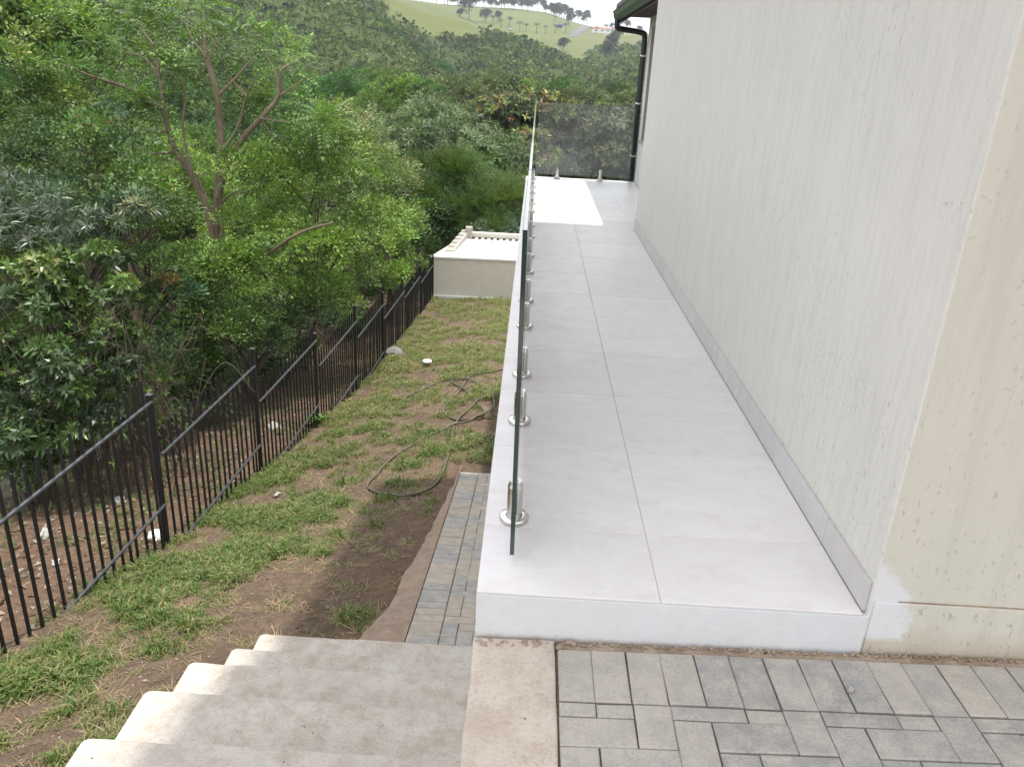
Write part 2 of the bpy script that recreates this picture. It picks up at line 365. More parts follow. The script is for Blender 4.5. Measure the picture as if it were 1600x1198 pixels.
TZ = np.array([[-11.0, -11.0, -11.0, -11.0, -11.0, -11.0, -11.0, -11.0, -11.0, -11.0, -11.0, -11.0, -11.0, -11.0, -11.0, -11.0, -11.0, -11.0, -11.0, -11.0, -11.0, -11.0, -11.0], [-13.0, -13.0, -13.0, -13.0, -13.0, -13.0, -13.0, -13.0, -13.0, -13.0, -13.0, -13.0, -13.0, -13.0, -13.0, -13.0, -13.0, -13.0, -13.0, -13.0, -13.0, -13.0, -13.0], [-13, -13, -13, -13, -13, -13, -13, -13, -13, -13, -13, -13, -13, -13, -13, -13, -13, -13, -13, -13, -13, -13, -13], [-9, -9, -9, -9, -9, -9, -9, -9, -9, -9, -9, -9, -9, -9, -9, -9, -9, -9, -9, -9, -9, -9, -9], [-1.5, 13.4, 25.9, 25.1, 23.8, 19.7, 18.1, 16.6, 12.5, 8.7, 4.4, -0.2, -1.8, -3.7, -4.8, -4.4, -4.0, -2.9, -1.7, -1.0, 0.5, 3.5, 9.9], [-6.8, 11.6, 27.0, 26.1, 24.4, 19.4, 17.5, 15.6, 10.5, 5.9, 0.6, -5.0, -7.0, 0.3, 0.1, -0.6, -1.9, -2.9, 0.8, 1.7, 3.5, 7.1, 14.8], [-3.2, 24.7, 46.1, 42.9, 40.8, 34.4, 32.0, 29.2, 25.8, 23.5, 21.3, 19.1, 18.0, 15.2, 12.0, 8.5, 3.4, -0.6, 3.4, 4.6, 6.9, 11.4, 21.3], [-8.3, 25.9, 52.1, 48.2, 45.6, 37.7, 34.9, 31.4, 27.3, 24.5, 21.8, 19.1, 17.8, 14.3, 10.4, 6.1, 5.2, 7.3, 9.3, 10.7, 13.5, 18.9, 30.8], [-12.0, 28.2, 59.1, 54.5, 51.5, 42.3, 38.9, 34.8, 30.0, 26.7, 23.5, 20.3, 18.7, 16.3, 10.1, 11.5, 12.3, 13.8, 16.5, 18.1, 21.3, 27.6, 41.3], [-14.0, 10.2, 21.9, 27.7, 31.5, 35.3, 36.7, 37.5, 38.4, 39.0, 39.7, 36.7, 33.4, 26.7, 24.0, 24.1, 24.7, 25.7, 26.2, 26.6, 27.4, 29.6, 38.9], [-14.0, 11.6, 25.2, 31.9, 36.3, 40.7, 42.4, 43.3, 44.3, 45.0, 45.0, 43.3, 41.1, 38.6, 38.5, 37.4, 33.3, 30.9, 31.1, 30.7, 31.6, 34.2, 44.9], [-14.0, 23.9, 39.7, 47.4, 52.4, 57.5, 59.5, 60.4, 61.7, 57.4, 53.4, 51.9, 51.4, 51.0, 50.9, 49.1, 41.7, 36.9, 35.6, 35.1, 36.2, 39.2, 51.7], [-14.0, 2.9, 24.3, 34.7, 41.6, 48.4, 51.1, 52.4, 54.1, 55.1, 56.5, 54.4, 51.8, 49.9, 51.8, 50.1, 45.1, 40.0, 41.7, 41.7, 41.7, 45.2, 61.7], [-10, -10, -10, -10, -10, -10, -10, -10, -10, -10, -10, -10, -10, -10, -10, -10, -10, -10, -10, -10, -10, -10, -10]])
def far_z(X, Y):
    r = np.hypot(X, Y); D = np.maximum(Y, .62*r); u = np.clip(X/np.maximum(D, 1), TU[0], TU[-1])
    D = np.clip(D, TD[0], TD[-1])
    i = np.clip(np.searchsorted(TD, D)-1, 0, len(TD)-2); j = np.clip(np.searchsorted(TU, u)-1, 0, len(TU)-2)
    t = (D-TD[i])/(TD[i+1]-TD[i]); s = (u-TU[j])/(TU[j+1]-TU[j])
    z = (TZ[i, j]*(1-s)+TZ[i, j+1]*s)*(1-t)+(TZ[i+1, j]*(1-s)+TZ[i+1, j+1]*s)*t
    return z
def ground(X, Y, fine=True):
    X = np.asarray(X, float); Y = np.asarray(Y, float)
    za = np.interp(Y, _ya, _za); zf = np.interp(Y, _yf, _zf); fx = fence_x(Y)
    t = np.clip((X+.6)/(fx+.6), 0, 1)
    z = za+(zf-za)*t
    d = np.maximum(fx-X, 0)
    z = z-.10*np.minimum(d, 2.2)-.42*np.maximum(d-2.2, 0)
    z = z-.30*np.maximum(Y-25, 0)
    if fine:
        z = z+(vnoise(X, Y, 1.6, 3)-.5)*.07*np.clip(((-.75+.55*np.clip((Y-8.3)*1.5, 0, 1))-X)/.6, 0, 1)+(vnoise(X, Y, 9, 3, seed=3)-.5)*.035*np.clip((-.72-X)/.3, 0, 1)*np.clip((40-Y)/20, 0, 1)
    zz = far_z(X, Y)
    zn = np.maximum(z, -13.5)
    r = np.maximum(Y-26, 0)/22+np.maximum(-X-9, 0)/20+np.maximum(X-30, 0)/40
    wgt = np.clip(r, 0, 1); wgt = wgt*wgt*(3-2*wgt)
    zz = zz+(vnoise(X, Y, .045, 4, .55, 5)-.5)*7*np.clip((np.hypot(X, Y)-120)/100, 0, 1)*np.clip((520-np.hypot(X, Y))/150, .12, 1)
    return zn*(1-wgt)+zz*wgt
#@@ENDGROUND@@
# ------------------------------------------------------------------ ground sheet
def axis(segs):
    out = []
    for a, b, s in segs: out.append(np.arange(a, b, s))
    return np.concatenate(out+[np.array([segs[-1][1]])])
gx = axis([(-2600, -700, 190), (-700, -240, 20), (-240, -60, 5), (-60, -20, 2), (-20, -8, .6), (-8, -4.2, .2), (-4.2, -.55, .06), (-.55, 0, .14), (0, 8, 1), (8, 60, 4), (60, 160, 6), (160, 700, 30), (700, 2600, 190)])
gy = axis([(-40, -4, 4), (-4, 2, .5), (2, 8, .06), (8, 14, .1), (14, 23, .2), (23, 40, 1), (40, 140, 3), (140, 420, 4), (420, 800, 8), (800, 1600, 50), (1600, 3000, 200)])
GX, GY = np.meshgrid(gx, gy); GZ = ground(GX, GY)
under = (GX > -.56) & (GY < 12.2); GZ = np.where(under, GZ-.03, GZ)
nx, ny = len(gx), len(gy)
V = np.stack([GX, GY, GZ], -1).reshape(-1, 3)
ii = (np.arange(ny-1)[:, None]*nx+np.arange(nx-1)[None, :]).ravel()
Fq = np.stack([ii, ii+1, ii+1+nx, ii+nx], 1)
fcx = V[Fq].mean(1); X_, Y_ = fcx[:, 0], fcx[:, 1]; D_ = np.maximum(Y_, 1); U_ = X_/D_
wob = (vnoise(X_, Y_, .03, 4, seed=9)-.5)
def pasture_mask(X, Y):
    D = np.maximum(Y, 1); U = X/D; wb = (vnoise(X, Y, .03, 4, seed=9)-.5)
    m = (D > 345) & (U > -.16)
    m |= (D > 292+60*wb) & (D <= 400) & (U > -.185) & (U < -.066)
    m |= (D > 345) & (U > -.2)
    m &= ~((U > .055) & (D < 470+120*wb))
    return m
pm = pasture_mask(X_, Y_)
soil = np.stack([.150+.0*X_, .108+.0*X_, .077+.0*X_], 1)
n1 = vnoise(X_, Y_, 1.9, 4, .6, 21)[:, None]; n2 = vnoise(X_, Y_, 7, 4, .6, 22)[:, None]
soil = soil*(.75+.5*n1)*(.8+.4*n2)
behind = (X_ < fence_x(Y_)-.1)[:, None]; soil = np.where(behind, soil*np.array([1.02, .93, .88]), soil)
haunchside = np.clip(1-np.abs(X_+.9)/.35, 0, 1)[:, None]*((Y_ > 3.5) & (Y_ < 9))[:, None]
soil = soil*(1-haunchside*.35)+np.array([.17, .105, .068])*haunchside*.35
bush = np.array([.062, .090, .028])*(.7+.6*vnoise(X_, Y_, .05, 4, .6, 30))[:, None]
past = np.array([.125, .145, .050])*(.8+.4*vnoise(X_, Y_, .02, 5, .6, 31))[:, None]
brown = np.array([.15, .12, .075])
rb = (np.clip((vnoise(X_, Y_, .018, 4, .6, 33)-.46)*6, 0, 1)*((U_ > .05) & (D_ > 200)))[:, None]
far = np.where(pm[:, None], past, bush); far = far*(1-rb*.7)+brown*rb*.7
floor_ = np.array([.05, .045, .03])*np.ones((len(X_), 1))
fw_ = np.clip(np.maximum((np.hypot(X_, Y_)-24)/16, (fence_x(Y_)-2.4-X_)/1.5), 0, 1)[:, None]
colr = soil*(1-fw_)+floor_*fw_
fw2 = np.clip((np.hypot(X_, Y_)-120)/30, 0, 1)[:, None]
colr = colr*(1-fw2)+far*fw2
def ground_mat():
    m, n, l, b = mat('earth'); at = n.new('ShaderNodeAttribute'); at.attribute_name = 'Col'; p = wcoord(n, l)
    v = noise(n, l, p, 14, 8, .75); f = noise(n, l, p, 75, 5, .7)
    c = mixc(n, l, 1, at.outputs['Color'], ramp(n, l, v, [(.3, .62), (.7, 1.25)]), 'MULTIPLY')
    c = mixc(n, l, 1, c, ramp(n, l, f, [(.3, .55), (.65, 1.25)]), 'MULTIPLY')
    l.new(c, b.inputs['Base Color']); b.inputs['Roughness'].default_value = 1; b.inputs['Specular IOR Level'].default_value = .15
    bump(n, l, b, mixc(n, l, .5, v, f), .9, .03); return m
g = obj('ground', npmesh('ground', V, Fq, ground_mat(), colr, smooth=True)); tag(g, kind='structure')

# ------------------------------------------------------------------ deck
DX0, DXW, DY0, DY1 = -.097, 1.022, 1.906, 11.62
WALLEND = 7.87
deck = empty('deck'); tag(deck, kind='structure')
slab = prism('slab', [(DX0, DY0), (DXW+.02, DY0), (DXW+.02, WALLEND), (1.44, WALLEND), (1.44, DY1), (DX0, DY1)], -.30, -.009, M_CURB, deck, .004)
box('support_wall', DX0+.03, 1.0, DY0+.05, DY1-.02, -7, -.301, M_WING, deck)
box('grout_bed', DX0+.004, DXW-.002, DY0+.004, WALLEND, -.0085, -.0035, M_GROUT, deck)
box('grout_bed', DX0+.004, 1.436, WALLEND+.0005, DY1-.004, -.0085, -.0035, M_GROUT, deck)
jy = [DY0]+[2.266+.6*k for k in range(16)]
jy = [y for y in jy if y < DY1-.1]+[DY1]
gp = .0009
def tile(x0, x1, y0, y1, par):
    return box('floor_tile', x0+gp, x1-gp, y0+gp, y1-gp, -.008+random.uniform(0, .0004), random.uniform(-.0005, .0005), M_TILE, par, .0012)
for a, b_ in zip(jy[:-1], jy[1:]):
    tile(DX0, .4385, a, b_, deck)
    if a < WALLEND < b_:
        tile(.4385, DXW, a, b_, deck); tile(DXW, 1.438, WALLEND+.002, b_, deck)
    else:
        tile(.4385, DXW, a, b_, deck)
        if a >= WALLEND: tile(DXW, 1.438, a, b_, deck)

# ------------------------------------------------------------------ house
house = empty('house', (1.03, 1.906, 0)); tag(house, 'cream plastered house wall with beige end and dark gutter beside the tiled deck', 'house')
def hpart(o): o.parent = house; o.matrix_parent_inverse = Matrix.Translation((-1.03, -1.906, 0)); return o
HW = 1.034
# outer wall: one L-shaped shell with softly rounded arris
def arris_wall():
    bm = bmesh.new(); pts = [(HW, 1.9075), (7, 1.9075), (7, 2.15), (1.30, 2.15), (1.30, WALLEND), (HW, WALLEND)]
    lo = [bm.verts.new((x, y, -.18)) for x, y in pts]; hi = [bm.verts.new((x, y, 5.6)) for x, y in pts]
    bm.faces.new(lo[::-1]); bm.faces.new(hi)
    for i in range(6): bm.faces.new((lo[i], lo[(i+1) % 6], hi[(i+1) % 6], hi[i]))
    ed = [e for e in bm.edges if all(abs(v.co.x-HW) < 1e-4 and abs(v.co.y-1.9075) < 1e-4 for v in e.verts)]
    bmesh.ops.bevel(bm, geom=ed, offset=.010, segments=3, profile=.5, affect='EDGES')
    me = bm_mesh('wall', bm, [M_WALL, M_BEIGE])
    for p in me.polygons:
        if p.normal.y < -.8: p.material_index = 1
    return obj('wall', me)
hpart(arris_wall())
hpart(box('plinth', 1.046, 7, 1.9030, 1.9073, -.18, .0448, M_BEIGE, None, .0015))
hpart(box('plaster_groove', 1.115, 6.9, 1.9052, 1.9073, .0449, .0495, M_MORTAR))
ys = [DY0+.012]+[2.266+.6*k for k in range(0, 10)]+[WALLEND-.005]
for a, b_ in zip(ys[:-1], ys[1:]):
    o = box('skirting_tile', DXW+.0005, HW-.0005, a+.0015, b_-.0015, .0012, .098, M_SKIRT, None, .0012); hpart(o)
# return wall at the recess and the far wing
hpart(box('return_wall', 1.3005, 1.6, WALLEND-.25, WALLEND-.002, -.2, 5.6, M_WALL))
WX = 1.45
hpart(box('wing_wall', WX, WX+.22, WALLEND, 9.95, -3, 2.30, M_WING))
hpart(box('wing_wall', WX, WX+.22, 9.9505, 11.36, -3, .59, M_WING))
hpart(box('wing_wall', WX, WX+.22, 9.9505, 11.36, 2.02, 2.30, M_WING))
hpart(box('wing_wall', WX, WX+.22, 11.3605, 11.66, -3, 2.30, M_WING))
fr = hpart(box('window', WX+.11, WX+.16, 9.96, 11.355, .595, 2.015, M_TRIM))
def win_frame():
    bm = bmesh.new()
    for a in ((9.96, 10.01, .6, 2.01), (11.30, 11.35, .6, 2.01), (10.0105, 11.2995, .6, .65), (10.0105, 11.2995, 1.96, 2.01), (10.63, 10.67, .6505, 1.9595)):
        bm_box(bm, WX+.085, WX+.1095, a[0], a[1], a[2], a[3])
    return obj('frame', bm_mesh('frame', bm, M_DARK))
o = win_frame(); o.parent = fr; o.matrix_parent_inverse = Matrix.Identity(4)
o = box('pane', WX+.095, WX+.102, 10.012, 11.298, .652, 1.958, M_PANE); o.parent = fr
hpart(box('sill', WX-.03, WX+.085, 9.93, 11.38, .555, .589, M_TRIM, None, .004))
hpart(box('reveal', WX+.001, WX+.084, 11.345, 11.3595, .595, 2.015, M_TRIM))
# eaves of the wing: fascia, gutter, soffit, sloping roof
hpart(box('soffit', 1.075, WX+.2, 8.10, 11.74, 2.135, 2.15, M_SOFFIT))
hpart(box('fascia', 1.05, 1.0745, 8.09, 11.76, 2.06, 2.235, M_DARK))
def gutter():
    prof = [(1.049, 2.09), (1.012, 2.072), (.985, 2.085), (.965, 2.125), (.955, 2.178), (.946, 2.192), (.953, 2.197), (.962, 2.184), (.972, 2.13), (.99, 2.097), (1.02, 2.086), (1.049, 2.10)]
    bm = bmesh.new(); a = [bm.verts.new((x, 8.09, z)) for x, z in prof]; b = [bm.verts.new((x, 11.72, z)) for x, z in prof]
    for i in range(len(prof)-1): bm.faces.new((a[i], a[i+1], b[i+1], b[i]))
    bm.faces.new([bm.verts.new((x, 11.722, z)) for x, z in [(1.049, 2.09), (1.012, 2.072), (.985, 2.085), (.965, 2.125), (.953, 2.19), (1.049, 2.19)]])
    bm.faces.new([bm.verts.new((x, 8.088, z)) for x, z in [(1.049, 2.09), (1.012, 2.072), (.985, 2.085), (.965, 2.125), (.953, 2.19), (1.049, 2.19)]])
    return obj('gutter', bm_mesh('gutter', bm, M_GUTTER))
hpart(gutter())
hpart(prism('roof', [(1.0, 8.09), (7, 8.09), (7, 11.85), (1.0, 11.85)], [2.238, 4.6, 4.6, 2.238], [2.29, 4.66, 4.66, 2.29], M_ROOF))
# main roof over deck and patio (out of the picture overhead; it casts the shade on the deck)
hpart(box('main_roof', -.62, 7, .60, 8.66, 5.62, 5.78, M_WING))
hpart(box('upper_wall', 1.60, 7, WALLEND+.02, 8.6, 4.9, 5.61, M_WING))
dp = hpart(obj('downpipe', tubes_mesh('downpipe', [(smooth_path([(1.005, 11.55, 2.12), (1.005, 11.55, 2.05), (1.02, 11.56, 1.99), (1.10, 11.60, 1.975), (1.36, 11.63, 1.945), (1.395, 11.64, 1.90), (1.40, 11.64, 1.80), (1.40, 11.64, 1.0), (1.40, 11.64, .2), (1.40, 11.64, -2.8)], 5), .037)], M_DARK, 14)))
for z in (.35, 1.05, 1.66):
    o = lathe('bracket', [(.0372, -.012), (.043, -.012), (.043, .012), (.0372, .012)], M_STEEL, 16, None, None); o.location = (1.40, 11.64, z); o.parent = dp
hpart(box('lower_wall', 1.05, 7, WALLEND-.3, 11.6, -7, -.31, M_WING))

# ------------------------------------------------------------------ glass balustrade
GLX = 0.0; LEAN = math.atan(.012)
def spigot_meshes():
    seg = 20; prof = [(0, 0), (.0485, 0), (.050, .003), (.050, .015), (.047, .0185), (.0285, .0185)]
    base = npmesh('base_plate', [(r*math.cos(2*math.pi*j/seg), r*math.sin(2*math.pi*j/seg), z) for r, z in prof for j in range(seg)],
        [(i*seg+j, i*seg+(j+1) % seg, (i+1)*seg+(j+1) % seg, (i+1)*seg+j) for i in range(len(prof)-1) for j in range(seg)], M_STEEL)
    bm = bmesh.new(); n = 9
    def half(s):
        pts = [(s*.0075, -.0255)]+[(s*(.0075+.0185*math.sin(math.pi*k/n)), -.0255*math.cos(math.pi*k/n)) for k in range(1, n)]+[(s*.0075, .0255)]
        lev = [(.0186, 1, 0), (.128, 1, 0), (.148, .62, 0)]
        rings = []
        for z, f, _ in lev: rings.append([bm.verts.new((s*.0075+(x-s*.0075)*f, y*(f*.5+.5), z)) for x, y in pts])
        for a, b in zip(rings[:-1], rings[1:]):
            for i in range(len(pts)): bm.faces.new((a[i], a[(i+1) % len(pts)], b[(i+1) % len(pts)], b[i]))
        bm.faces.new(rings[-1]); bm.faces.new(rings[0])
    half(1); half(-1); bm_box(bm, -.0074, .0074, -.024, .024, .0187, .032)
    clamp = bm_mesh('clamp', bm, M_STEEL)
    gk = bmesh.new(); bm_box(gk, -.0074, -.0062, -.02, .02, .033, .142); bm_box(gk, .0062, .0074, -.02, .02, .033, .142)
    return base, clamp, bm_mesh('gasket', gk, M_DARK)
SB, SCL, SGK = spigot_meshes()
def pane_mesh(length, h=1.0, t=.0135, z0=.022):
    bm = bmesh.new(); bm_box(bm, -t/2, t/2, 0, length, z0, .022+h)
    bmesh.ops.bevel(bm, geom=bm.edges[:], offset=.0012, segments=1, affect='EDGES')
    me = bm_mesh('glass_pane', bm, [M_GLASS, M_EDGE])
    for p in me.polygons: p.material_index = 0 if abs(p.normal.x) > .9 else 1
    return me
pm_ = None; L0 = 2.065; LP = 1.338; GAP = .014
ordl = ['nearest glass balustrade panel on the deck edge, its dark green end facing the patio', 'second glass balustrade panel from the near end of the deck edge', 'third glass balustrade panel from the near end of the deck edge',
        'middle glass balustrade panel of the long row on the deck edge', 'third last glass balustrade panel before the far deck corner', 'second last glass balustrade panel before the far deck corner', 'last side glass balustrade panel meeting the far end panel']
def panel(loc, rotz, length, label, insets):
    t = empty('glass_panel', loc, (0, 0, rotz)); tag(t, label, 'glass panel', 'frameless glass balustrade panels along the deck')
    o = obj('glass_pane', PM[length], t)
    o.rotation_euler = (0, -LEAN if rotz == 0 else 0, 0)
    for y in insets:
        s = obj('spigot', SB, t, (0, y, .0008)); obj('clamp', SCL, s); obj('gasket', SGK, s)
    return t
PM = {LP: pane_mesh(LP), 1.335: pane_mesh(1.335, .985, z0=.055)}
for k in range(7):
    panel((GLX, L0+k*(LP+GAP), 0), 0, LP, ordl[k], (.245, LP-.30))
panel((.03+1.335, 11.50, 0), R(90), 1.335, 'glass balustrade panel across the far end of the deck', (1.335-.31, 1.335-.92))

# ------------------------------------------------------------------ outbuilding below the deck
ob = empty('outbuilding', (-2.65, 21.6, -4.7)); tag(ob, 'low cream flat-roofed outbuilding at the bottom of the grass slope', 'outbuilding')
def opart(o): o.parent = ob; o.matrix_parent_inverse = Matrix.Translation((2.65, -21.6, 4.7)); return o
A0, A1, A2, A3 = (-2.66, 21.6), (.9, 21.75), (.9, 24.55), (-2.08, 24.55)
opart(prism('wall', [A0, A1, A2, A3], -6.5, -3.56, M_OUTW, None, .01))
opart(prism('roof_slab', [(-2.70, 21.56), (.9, 21.71), (.9, 24.2), (-2.15, 24.2)], -3.5595, -3.50, M_OUTR, None, .012))
opart(prism('foot_band', [(-2.70, 21.50), (.9, 21.65), (.9, 21.745), (-2.655, 21.595)], [-5.2]*4, [-4.60, -4.64, -4.62, -4.585], M_OUTR, None, .01))
opart(prism('parapet', [(-2.40, 22.25), (-2.12, 22.25), (-1.88, 24.5), (-2.10, 24.5)], -3.4995, [-3.46, -3.46, -3.30, -3.30], M_PARA, None, .012))
for k in range(5):
    t = .12+k*.2; x = -2.27+.26*t; y = 22.35+2.1*t; zz = -3.455+.15*t
    opart(prism('coping_block', [(x-.09, y), (x+.07, y), (x+.09, y+.26), (x-.07, y+.26)], zz, zz+.035, M_PARA, None, .006))
opart(box('chimney_block', -1.98, -1.78, 24.25, 24.5, -3.4990, -3.16, M_PARA, None, .01))
opart(box('back_parapet', -1.86, .9, 24.40, 24.56, -3.52, -3.33, M_OUTW, None, .01))
for k in range(14):
    x = -1.68+k*.19; opart(box('roof_rib', x, x+.095, 21.9+.5, 24.36, -3.4998, -3.482, M_OUTR, None, .006))
opart(box('roof_shadow_strip', -1.84, .9, 24.363, 24.395, -3.4996, -3.474, M_DARK))  # added black strip stands in for the shade behind the ribs

# ------------------------------------------------------------------ fence
fence = empty('fence', (-3.2, 3.8, -2.2)); tag(fence, 'black steel picket fence stepping down the grass slope', 'fence')
def fpart(o): o.parent = fence; o.matrix_parent_inverse = Matrix.Translation((3.2, -3.8, 2.2)); return o
PY = [1.53, 3.80, 6.05, 8.33, 10.66, 12.95, 15.10, 17.33, 19.38, 21.56]
PT = [-.25, -.80, -1.28, -1.65, -2.23, -2.48, -2.80, -3.10, -3.27, -3.44]
RZ = [-.86, -1.33, -1.845, -2.31, -2.735, -3.05, -3.355, -3.53, -3.73]
fang = math.atan(-FXB)
def bm_post(bm, cx, cy, w, z0, z1):
    bm_box(bm, cx-w/2, cx+w/2, cy-w/2, cy+w/2, z0, z1)
postm = {}
for y, zt in zip(PY, PT):
    x = float(fence_x(y)); zb = float(ground(x, y))-.3
    o = fpart(box('post', -.021, .021, -.021, .021, zb, zt, M_BLACK, None, .003)); o.location = (x, y, 0); o.rotation_euler = (R(random.uniform(-.7, .7)), R(random.uniform(-.5, .5)), fang)
    c = box('cap', -.026, .026, -.026, .026, zt+.0005, zt+.010, M_RAIL, None, .003); c.parent = o
pick = {}
for i in range(len(RZ)):
    ya, yb = PY[i], PY[i+1]; rz = RZ[i]
    for z, nm in ((rz, 'rail'), (rz-.99, 'rail')):
        o = fpart(box('rail', .0100, .0360, .0262, (yb-ya)/math.cos(fang)-.0262, -.009, .009, M_RAIL, None, .002)); o.location = (float(fence_x(ya)), ya, z+random.uniform(-.004, .004)); o.rotation_euler = (0, 0, fang)
    n = 18
    for k in range(1, n):
        y = ya+(yb-ya)*k/n; x = float(fence_x(y)); top = rz+.23+random.uniform(-.006, .006)
        bot = min(rz-1.10, float(ground(x, y))+.02) if i < 3 else max(float(ground(x, y))-.03, rz-1.22)
        bot = min(bot, float(ground(x, y))+.06)
        key = round(top-bot, 2)
        if key not in pick:
            bm = bmesh.new(); bm_box(bm, -.009, .009, -.009, .009, -key, 0); pick[key] = bm_mesh('picket', bm, M_BLACK)
        o = fpart(obj('picket', pick[key])); o.location = (x, y, top); o.rotation_euler = (R(random.uniform(-.35, .35)), R(random.uniform(-.35, .35)), fang+R(random.uniform(-4, 4)))

# ------------------------------------------------------------------ stairs
st = empty('concrete_stairs', (-.8, 3.8, -1.8)); tag(st, 'worn concrete stairs with staggered rounded ends going down to the paver path', 'stairs')
SY = [3.80, 3.38, 2.945, 2.517, 2.10, 1.69, 1.28, .87, .46]; SZ = [-1.80, -1.55, -1.265, -1.037, -.862, -.70, -.53, -.36, -.19]
for k, (y, z) in enumerate(zip(SY, SZ)):
    y0 = (SY[k+1] if k+1 < len(SY) else 0)
    bm = bmesh.new(); x0 = -1.487+random.uniform(-.015, .015); dz = random.uniform(-.006, .006)
    v, fs = bm_box(bm, x0, -.1005, y0+.0005, y, z-.62, z)
    v[7].co.y += .0; v[6].co.z += dz
    ed = [e for e in bm.edges if all(abs(q.co.x-x0) < 1e-4 and abs(q.co.y-y) < 1e-4 for q in e.verts)]
    bmesh.ops.bevel(bm, geom=ed, offset=.03, segments=3, profile=.5, affect='EDGES')
    ed = [e for e in bm.edges if all(q.co.z > z-.05 for q in e.verts) and (e.calc_face_angle(0) > .5) and not all(abs(q.co.y-y0) < .01 for q in e.verts)]
    bmesh.ops.bevel(bm, geom=ed, offset=.009, segments=2, profile=.5, affect='EDGES')
    # subdivide front edge for wear
    bmesh.ops.subdivide_edges(bm, edges=[e for e in bm.edges if abs(e.verts[0].co.x-e.verts[1].co.x) > .8], cuts=26)
    for q in bm.verts:
        if q.co.z > z-.2:
            f = float(vnoise(q.co.x*9, q.co.y*9+k*3.1, 1, 3, .6)-.5)
            q.co.z += f*.012; 
            if q.co.y > y-.04: q.co.y += float(vnoise(q.co.x*6, k*5.3, 1, 4, .65)-.5)*.014
    o = obj('step', bm_mesh('step', bm, M_STEP)); o.parent = st; o.matrix_parent_inverse = Matrix.Translation((.8, -3.8, 1.8))
# ------------------------------------------------------------------ patio: concrete edging and herringbone pavers
PTILT = math.atan(.026)
pat = empty('patio_paving', (0, 1.9, -.158), (0, -PTILT, 0)); tag(pat, kind='structure')
box('joint_bed', .1425, 3.3, -3.4, -.006, -.5, -.0075, M_JOINT, pat)
bm = bmesh.new(); v, fs = bm_box(bm, -.098, .141, -3.4, -.001, -2.6, .004)
bmesh.ops.bevel(bm, geom=[e for e in bm.edges if all(q.co.z > 0 for q in e.verts)], offset=.010, segments=3, profile=.5, affect='EDGES')
bmesh.ops.subdivide_edges(bm, edges=[e for e in bm.edges if abs(e.verts[0].co.y-e.verts[1].co.y) > 2], cuts=90)
for q in bm.verts:
    if q.co.z > -.05: q.co.x += (float(vnoise(q.co.y*8, q.co.x*3, 1, 3))-.5)*.010; q.co.z += (float(vnoise(q.co.y*5, 9, 1, 3))-.5)*.006
obj('concrete_edging', bm_mesh('concrete_edging', bm, M_STRIP), pat)
pcache = {}
def paver(lx, ly, mt):
    key = (round(lx, 3), round(ly, 3), mt.name)
    if key not in pcache:
        bm = bmesh.new(); g_ = .0016; x, y = lx/2-g_, ly/2-g_; c = .0045; h = .003
        rings = []
        for ex, ey, z in ((x, y, -.05), (x, y, -h), (x-c, y-c, 0)):
            rings.append([bm.verts.new(p) for p in ((-ex, -ey, z), (ex, -ey, z), (ex, ey, z), (-ex, ey, z))])
        for a, b in zip(rings[:-1], rings[1:]):
            for i in range(4): bm.faces.new((a[i], a[(i+1) % 4], b[(i+1) % 4], b[i]))
        bm.faces.new(rings[-1]); pcache[key] = bm_mesh('paver', bm, mt)
    return pcache[key]
def place_paver(par, x0, x1, y0, y1, mt, amp=.0022, ang=.8):
    if x1-x0 < .02 or y1-y0 < .02: return
    o = obj('paver', paver(x1-x0, y1-y0, mt), par, ((x0+x1)/2+random.uniform(-.0012, .0012), (y0+y1)/2+random.uniform(-.0012, .0012), random.uniform(-amp, amp)*.8))
    o.rotation_euler = (R(random.uniform(-ang, ang)), R(random.uniform(-ang, ang)), R(random.uniform(-.7, .7)))
    return o
U = .0995; X0 = .146
sold = [M_PTAN]*4+[M_PDARK]*2+[M_PGREY]+[M_PDARK]*2+[M_PTAN, M_PGREY, M_PTAN, M_PGREY]+[M_PGREY, M_PTAN]*5
for i in range(20): place_paver(pat, X0+i*U, X0+(i+1)*U, -.238, -.035, sold[i])
def hb(par, x0, ytop, nx_, ny_, clipx, clipy, choose, u=U):
    """90 degree herringbone; j counts towards the camera from ytop"""
    for j in range(-2, ny_):
        for i in range(-2, nx_):
            s = (i-j) % 4
            if s == 0: a = (x0+i*u, x0+(i+2)*u, ytop-(j+1)*u, ytop-j*u)
            elif s == 3: a = (x0+i*u, x0+(i+1)*u, ytop-(j+2)*u, ytop-j*u)
            else: continue
            a = (max(a[0], clipx[0]), min(a[1], clipx[1]), max(a[2], clipy[0]), min(a[3], clipy[1]))
            if a[1]-a[0] > .02 and a[3]-a[2] > .02: place_paver(par, *a, choose(i, j, a))
def ch_pat(i, j, a):
    v = float(vnoise(i*.31, j*.31+3, 1, 2)); x = (a[0]+a[1])/2
    if x > .55 and v+random.random()*.25 > .60: return M_PDARK
    return random.choice([M_PTAN, M_PTAN, M_PGREY] if x < .55 else [M_PGREY, M_PGREY, M_PTAN])
hb(pat, X0, -.242-U*.5, 20, 11, (X0, X0+20*U), (-1.5, -.242), ch_pat)
